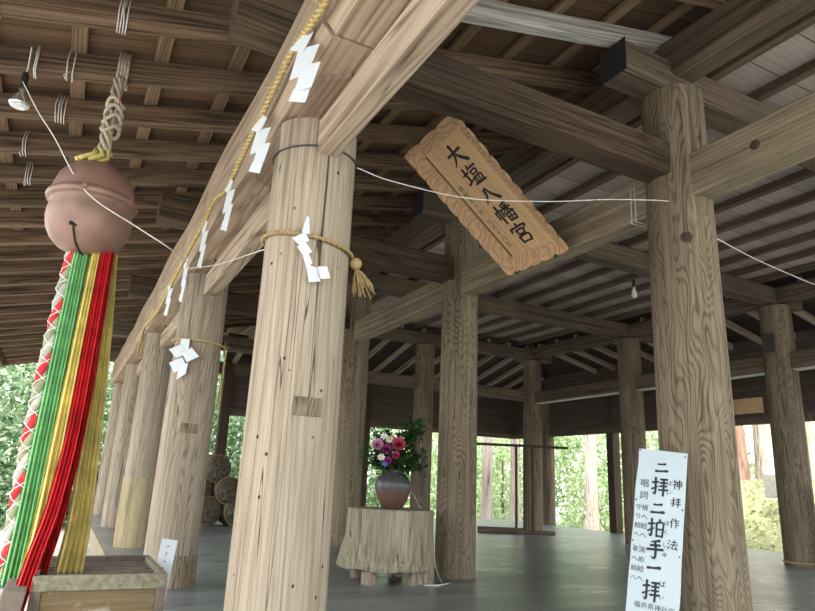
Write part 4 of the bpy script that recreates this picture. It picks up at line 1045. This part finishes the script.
# ------------------------------------------------------------------ straw bales
def bale(x, y, z, r, label):
    t = thing('straw_bale', label, 'straw bale', (x, y, z+r), 'straw bales')
    bm = bmesh.new(); prof = [(.02, -.36), (r*.55, -.355), (r*.88, -.31), (r*.98, -.18), (r, 0), (r*.98, .18), (r*.88, .31), (r*.55, .355), (.02, .36)]
    lathe(bm, prof, 28); bmesh.ops.rotate(bm, verts=bm.verts[:], matrix=Matrix.Rotation(PI/2, 3, 'X'))
    o = new_obj('bundle', bm, M['bale'], t, smooth=True)
    for yy in (-.2, .2):
        bm = bmesh.new(); tube(bm, [(r*.985*math.cos(a), yy, r*.985*math.sin(a)) for a in [2*PI*i/24 for i in range(25)]], .014, 6); new_obj('band', bm, M['oldstraw'], t)
    t.rotation_euler.z = .22
r = .275
bale(2.70, 13.9, 0, r, 'straw bale at the bottom of the stack, beside the rope-tied pillar'); bale(3.26, 13.85, 0, r, 'straw bale at the bottom of the stack, beside the big front pillar')
bale(2.50, 14.0, .40, r*.98, 'straw bale of the middle tier, half hidden by the rope-tied pillar'); bale(3.05, 13.88, .40, r, 'straw bale of the middle tier, in full view')
bale(2.80, 13.95, .82, r, 'topmost straw bale of the stack')

# ------------------------------------------------------------------ slender rack by the corner pillar
rk = thing('slender_rack', 'slender dark wooden rack with one long top bar before the corner pillar', 'rack', (9.2, 12.05, 0))
q0, q1 = V((8.25, 12.51, 1.90)), V((10.14, 11.55, 1.89))
def rb(name, a, b_, w, h): o = beam(name, a, b_, w, h, M['post_dark'] if name != 'base_beam' else M['b_mid'], None, None, parent=None); mw = o.matrix_world.copy(); o.parent = rk; o.matrix_parent_inverse = Matrix.Identity(4); o.matrix_local = Matrix.Translation(-rk.location) @ mw; return o
rb('top_bar', q0, q1, .05, .06)
for p, w_ in ((V((9.10, 12.10, 0)), .045), (V((9.27, 12.01, 0)), .06), (V((9.43, 11.93, 0)), .045)):
    bm = box_bm((-w_/2, -w_/2, 0), (w_/2, w_/2, 1.87), .004); o = new_obj('upright', bm, M['post_dark'], rk); o.location = p-rk.location
rb('base_beam', (8.35, 12.5, .06), (9.25, 12.06, .06), .16, .12); rb('base_beam', (9.1, 12.1, .04), (9.85, 11.72, .04), .14, .085)
o = new_obj('wall_tablet', box_bm((12.284, 8.22, 2.64), (12.3195, 8.90, 2.95), .006), M['plaque']); tag(o, 'plain orange-brown board fixed on the dark hung wall', 'board', None, 'thing')
o = new_obj('stand_panel', box_bm((-.2, -.015, 0), (.2, .015, 1.2), .004), M['black']); o.location = (10.5, 6.02, 0); o.rotation_euler = (0, .0, .5)
tag(o, 'narrow black panel standing past the back pillar', 'panel', None, 'thing')

# ------------------------------------------------------------------ outdoors
def crown_bm(rx, ry, rz, n, leaf, seed, clumps=26):
    rnd = random.Random(seed); bm = bmesh.new(); C = []
    for i in range(clumps):
        while True:
            p = V((rnd.uniform(-1, 1), rnd.uniform(-1, 1), rnd.uniform(-1, 1)))
            if .35 < p.length < 1: break
        C.append((V((p.x*rx, p.y*ry, p.z*rz)), rnd.uniform(.25, .5)*min(rx, rz)))
    for i in range(n):
        c, r = rnd.choice(C); d = V((rnd.gauss(0, 1), rnd.gauss(0, 1), rnd.gauss(0, 1))).normalized(); p = c+d*r*rnd.uniform(.6, 1.05)
        dd = (d+V((rnd.gauss(0, .5), rnd.gauss(0, .5), rnd.gauss(-.2, .5)))).normalized(); s = dd.cross(V((rnd.gauss(0, 1), rnd.gauss(0, 1), rnd.gauss(0, 1)))).normalized()
        L = leaf*rnd.uniform(.7, 1.4); W = L*.5
        v = [bm.verts.new(q) for q in (p, p+dd*L*.5+s*W*.5, p+dd*L, p+dd*L*.5-s*W*.5)]
        bm.faces.new(v)
    return bm
def mesh_only(bm, name, m):
    me = bpy.data.meshes.new(name); bm.to_mesh(me); bm.free(); me.materials.append(m); return me
MB = [mesh_only(crown_bm(2.3, 2.0, 2.9, 9000, .19, 11+i, 40), 'crown', M['leaf_hedge']) for i in range(2)]
ML = [mesh_only(crown_bm(2.6, 2.4, 2.6, 5200, .22, 31+i, 30), 'crown', M['leaf_light']) for i in range(2)]
bm = bmesh.new(); lathe(bm, [(.16, 0), (.12, .6), (.10, 2.5), (.06, 5.5)], 10); MT = mesh_only(bm, 'trunk', M['twig'])
def tree(name, label, cat, x, y, z, me, sc, rz, group, trunk=True, crown_z=2.3):
    t = thing(name, label, cat, (x, y, z), group)
    o = bpy.data.objects.new('crown', me); COL.objects.link(o); o.parent = t; o.location = (0, 0, crown_z); o['label'] = 'leafy crown'
    if trunk:
        o = bpy.data.objects.new('trunk', MT); COL.objects.link(o); o.parent = t
    t.scale = (sc, sc, sc); t.rotation_euler.z = rz
    return t
gh = 'shrubs along the edge of the forecourt'
for i, (x, y, s, l) in enumerate(((-6.8, 23.5, 1.0, 'bushy green shrub outermost behind the bell ribbons'), (-3.6, 23, .95, 'bushy green shrub between the outermost one and the ribbons'), (-.9, 22.5, .95, 'bushy green shrub directly behind the hanging ribbons'),
        (1.8, 23, .95, 'bushy green shrub behind the ends of the front row pillars'), (4.4, 24, 1.0, 'bushy green shrub behind the straw bales'), (7.4, 24.5, 1.0, 'bushy green shrub seen past the bouquet'), (10.2, 25, 1.0, 'bushy green shrub behind the stump pillar'))):
    tree('green_shrub', l, 'shrub', x, y, -.72, MB[i % 2], s, i*1.3, gh)
for i, (x, y, s, l) in enumerate(((-5, 29, 1.5, 'tall dark shrub row piece behind the outermost shrub'), (0, 29, 1.5, 'tall shrub behind the ribbon shrub'), (5.5, 30, 1.5, 'tall shrub far behind the straw bales'))):
    tree('green_shrub', l, 'shrub', x, y, -.72, MB[i % 2], s, i*2+.5, gh)
gt = 'light leaved trees beyond the hall'
for i, (x, y, s, z, l) in enumerate(((14.5, 26, 1.0, -.3, 'light green tree seen past the slender rack'), (17.8, 23.5, .9, .4, 'light green tree with spreading leaves beyond the corner pillar'), (20.2, 21.4, 1.0, -.1, 'pale green tree beside the pale trunk'),
        (22.0, 19.0, 1.0, .3, 'light green tree beside the back pillar by the sign'), (13.2, 30, 1.4, -.7, 'light green tree far behind the rack'), (20, 28, 1.6, -.7, 'light green tree deep in the wood'), (26, 22, 1.6, 0, 'light green tree high behind the cedar trunks'),
        (27.5, 13.5, 1.5, 1.5, 'light green tree above the mossy bank'), (18.6, 19.6, .6, -.9, 'small low light green tree at the floor edge'), (15.8, 21.9, .6, -.9, 'small low tree at the foot of the slender rack'))):
    tree('light_tree', l, 'tree', x, y, z-.4, ML[i % 2], s, i*1.7, gt)
def trunk(label, x, y, r, h, mat, lean=0, z=-.75):
    bm = bmesh.new(); n = 26; rings = []; sd = random.uniform(0, 50)
    for j in range(13):
        zz = h*j/12; fl = 1+.5*math.exp(-zz/.5)
        rings.append([(r*fl*(1-.25*zz/h)*(1+.06*mnoise.noise(V((math.cos(2*PI*i/n)*3, math.sin(2*PI*i/n)*3, zz*.2+sd))))*math.cos(2*PI*i/n)+lean*zz, r*fl*(1-.25*zz/h)*math.sin(2*PI*i/n), zz) for i in range(n)])
    loft(bm, rings); o = new_obj('cedar_tree', bm, mat, smooth=True, auto=60); o.location = (x, y, z)
    tag(o, label, 'tree trunk', 'cedar trunks beyond the hall', 'thing')
trunk('pale cedar trunk seen between the stump pillar and the rack uprights', 14.05, 20.45, .22, 9, M['cedar_b'])
trunk('pale cedar trunk directly behind the rack uprights', 14.9, 19.9, .18, 10, M['cedar_b'])
trunk('pale cedar trunk framed between the corner pillar and the dark post', 17.35, 18.6, .24, 10, M['cedar_b'], .02)
trunk('dark reddish cedar trunk above the mossy bank beside the sign pillar', 22.3, 16.15, .42, 11, M['cedar_a'], -.03, .6)
trunk('thick pale cedar trunk above the mossy bank', 23.6, 15.6, .62, 12, M['cedar_b'], 0, .6)
trunk('thin pale trunk beside the back pillar past the sign', 24, 14.2, .3, 10, M['cedar_b'], 0, .8)
# mossy bank
bm = bmesh.new(); nx, ny = 40, 60; grid = []
for i in range(nx+1):
    row = []
    for j in range(ny+1):
        x = 13.6+24*i/nx; y = -8+32*j/ny
        e_ = max(0, min(1, (x-14.2)/5.0)); e_ = e_*e_*(3-2*e_); fy = max(0, min(1, (18.5-y)/4.5))
        row.append(bm.verts.new((x, y, -.74+2.1*e_*fy+.25*mnoise.noise(V((x*.7, y*.7, 0)))*e_+.03*(x-19)*fy*(x > 19))))
    grid.append(row)
for i in range(nx):
    for j in range(ny): bm.faces.new((grid[i][j], grid[i+1][j], grid[i+1][j+1], grid[i][j+1]))
structure('terrain', bm, M['earth'], 'mossy bank rising behind the hall', smooth=True)
bm = bmesh.new(); rnd = random.Random(5)
for i in range(15000):
    x = rnd.uniform(14.3, 23); y = rnd.uniform(5, 18)
    e_ = max(0, min(1, (x-14.2)/5.0)); e_ = e_*e_*(3-2*e_); fy = max(0, min(1, (18.5-y)/4.5))
    z = -.74+2.1*e_*fy+.25*mnoise.noise(V((x*.7, y*.7, 0)))*e_+.03*(x-19)*fy*(x > 19)
    d = V((rnd.gauss(0, 1), rnd.gauss(0, 1), abs(rnd.gauss(.5, .5)))).normalized(); s = d.cross(V((rnd.gauss(0, 1), rnd.gauss(0, 1), 1))).normalized(); L = rnd.uniform(.06, .16); p = V((x, y, z-.01))
    bm.faces.new([bm.verts.new(q) for q in (p, p+d*L*.5+s*L*.28, p+d*L, p+d*L*.5-s*L*.28)])
o = new_obj('ground_cover', bm, M['leaf_moss']); tag(o, 'low leafy ground cover on the mossy bank', 'ground cover', None, 'stuff')
bm = box_bm((-.2, -.2, 0), (.2, .2, .62), .03); o = new_obj('stone_marker', bm, M['stone']); o.location = (17.0, 11.23, 1.0)
tag(o, 'pale squared stone marker on the mossy bank beside the back pillar', 'stone', None, 'thing')

def under(child, par):
    bpy.context.view_layer.update(); mw = child.matrix_world.copy(); child.parent = par
    child.matrix_parent_inverse = Matrix.Identity(4); child.matrix_basis = par.matrix_world.inverted() @ mw; bpy.context.view_layer.update()
def kid(t, n): return next(c for c in t.children if c.name.split('.')[0] == n)
for n in ('lettering', 'small_lettering', 'groove'): under(kid(pq, n), kid(pq, 'panel'))
for n in ('lettering', 'heading', 'furigana_text', 'prayer_text', 'footer_text'): under(kid(sg, n), kid(sg, 'sign_sheet'))
for c in [c for c in sg.children if c.name.startswith('nail')]: under(c, kid(sg, 'sign_sheet'))
for n in ('slit', 'loop', 'rivet', 'rivet'): under(kid(bell, n), kid(bell, 'bell_body'))
def knot(parent, p, d, r, label):
    bm = bmesh.new(); d = V(d).normalized(); p = V(p); tube(bm, [p-d*.03, p+d*.004, p+d*.010], [r, r, r*.55], 18)
    o = new_obj('wood_knot', bm, M['post_dark'], None, smooth=True, auto=40); o['label'] = label
    bpy.context.view_layer.update(); o.parent = parent; o.matrix_parent_inverse = parent.matrix_world.inverted()
dk = V((-.68, -.73, 0)).normalized()
knot(M0, V((B2, A(0), 2.88))+dk*.252, dk, .045, 'round dark knot')
knot(near_tie, (B2-.12, 2.52, 3.40), (-1, 0, 0), .036, 'dark knot')
bm = bmesh.new()
for i in range(2):
    y = 3.62+.045*i; tube(bm, [(B2-.124, y, 3.21), (B2-.124, y, 3.60), (B2+.09, y, 3.61), (B2+.09, y, 3.205), (B2-.124, y+.01, 3.205), (B2-.126, y+.03, 3.25)], .005, 5)
tag(new_obj('string_tie', bm, M['cord_white'], smooth=True), 'white string looped round the tie beam beside the sign pillar', 'string', None, 'thing')
# ------------------------------------------------------------------ camera
fw = V((.43804447, .85924605, .26422199)); rt = V((.88475557, -.46411457, .04248821)); upc = V((-.1591371, -.21516016, .96352555))
cam = bpy.data.cameras.new('camera'); co = bpy.data.objects.new('camera', cam); COL.objects.link(co)
mw = Matrix((rt, upc, -fw)).transposed().to_4x4(); mw.translation = (0, 0, 1.0); co.matrix_world = mw
cam.sensor_width = 36; cam.sensor_fit = 'HORIZONTAL'; cam.lens = 642.5/815*36; cam.clip_start = .05; cam.clip_end = 300
scn.camera = co
# ------------------------------------------------------------------ light
wd_ = bpy.data.worlds.new('overcast_sky'); scn.world = wd_; wd_.use_nodes = True
bg = wd_.node_tree.nodes['Background']; bg.inputs[0].default_value = (.93, .98, 1.0, 1); bg.inputs[1].default_value = 1.9
sl_ = bpy.data.lights.new('sun', 'SUN'); sl_.energy = 3.0; sl_.angle = math.radians(25); sl_.color = (1, .97, .92)
so = bpy.data.objects.new('sun', sl_); COL.objects.link(so); so.rotation_euler = V((.45, .55, -.85)).to_track_quat('-Z', 'Y').to_euler()
vs_ = scn.view_settings; vs_.view_transform = 'Standard'; vs_.look = 'None'; vs_.gamma = 1; vs_.use_curve_mapping = False; vs_.exposure = 1.12
scn.display_settings.display_device = 'sRGB'
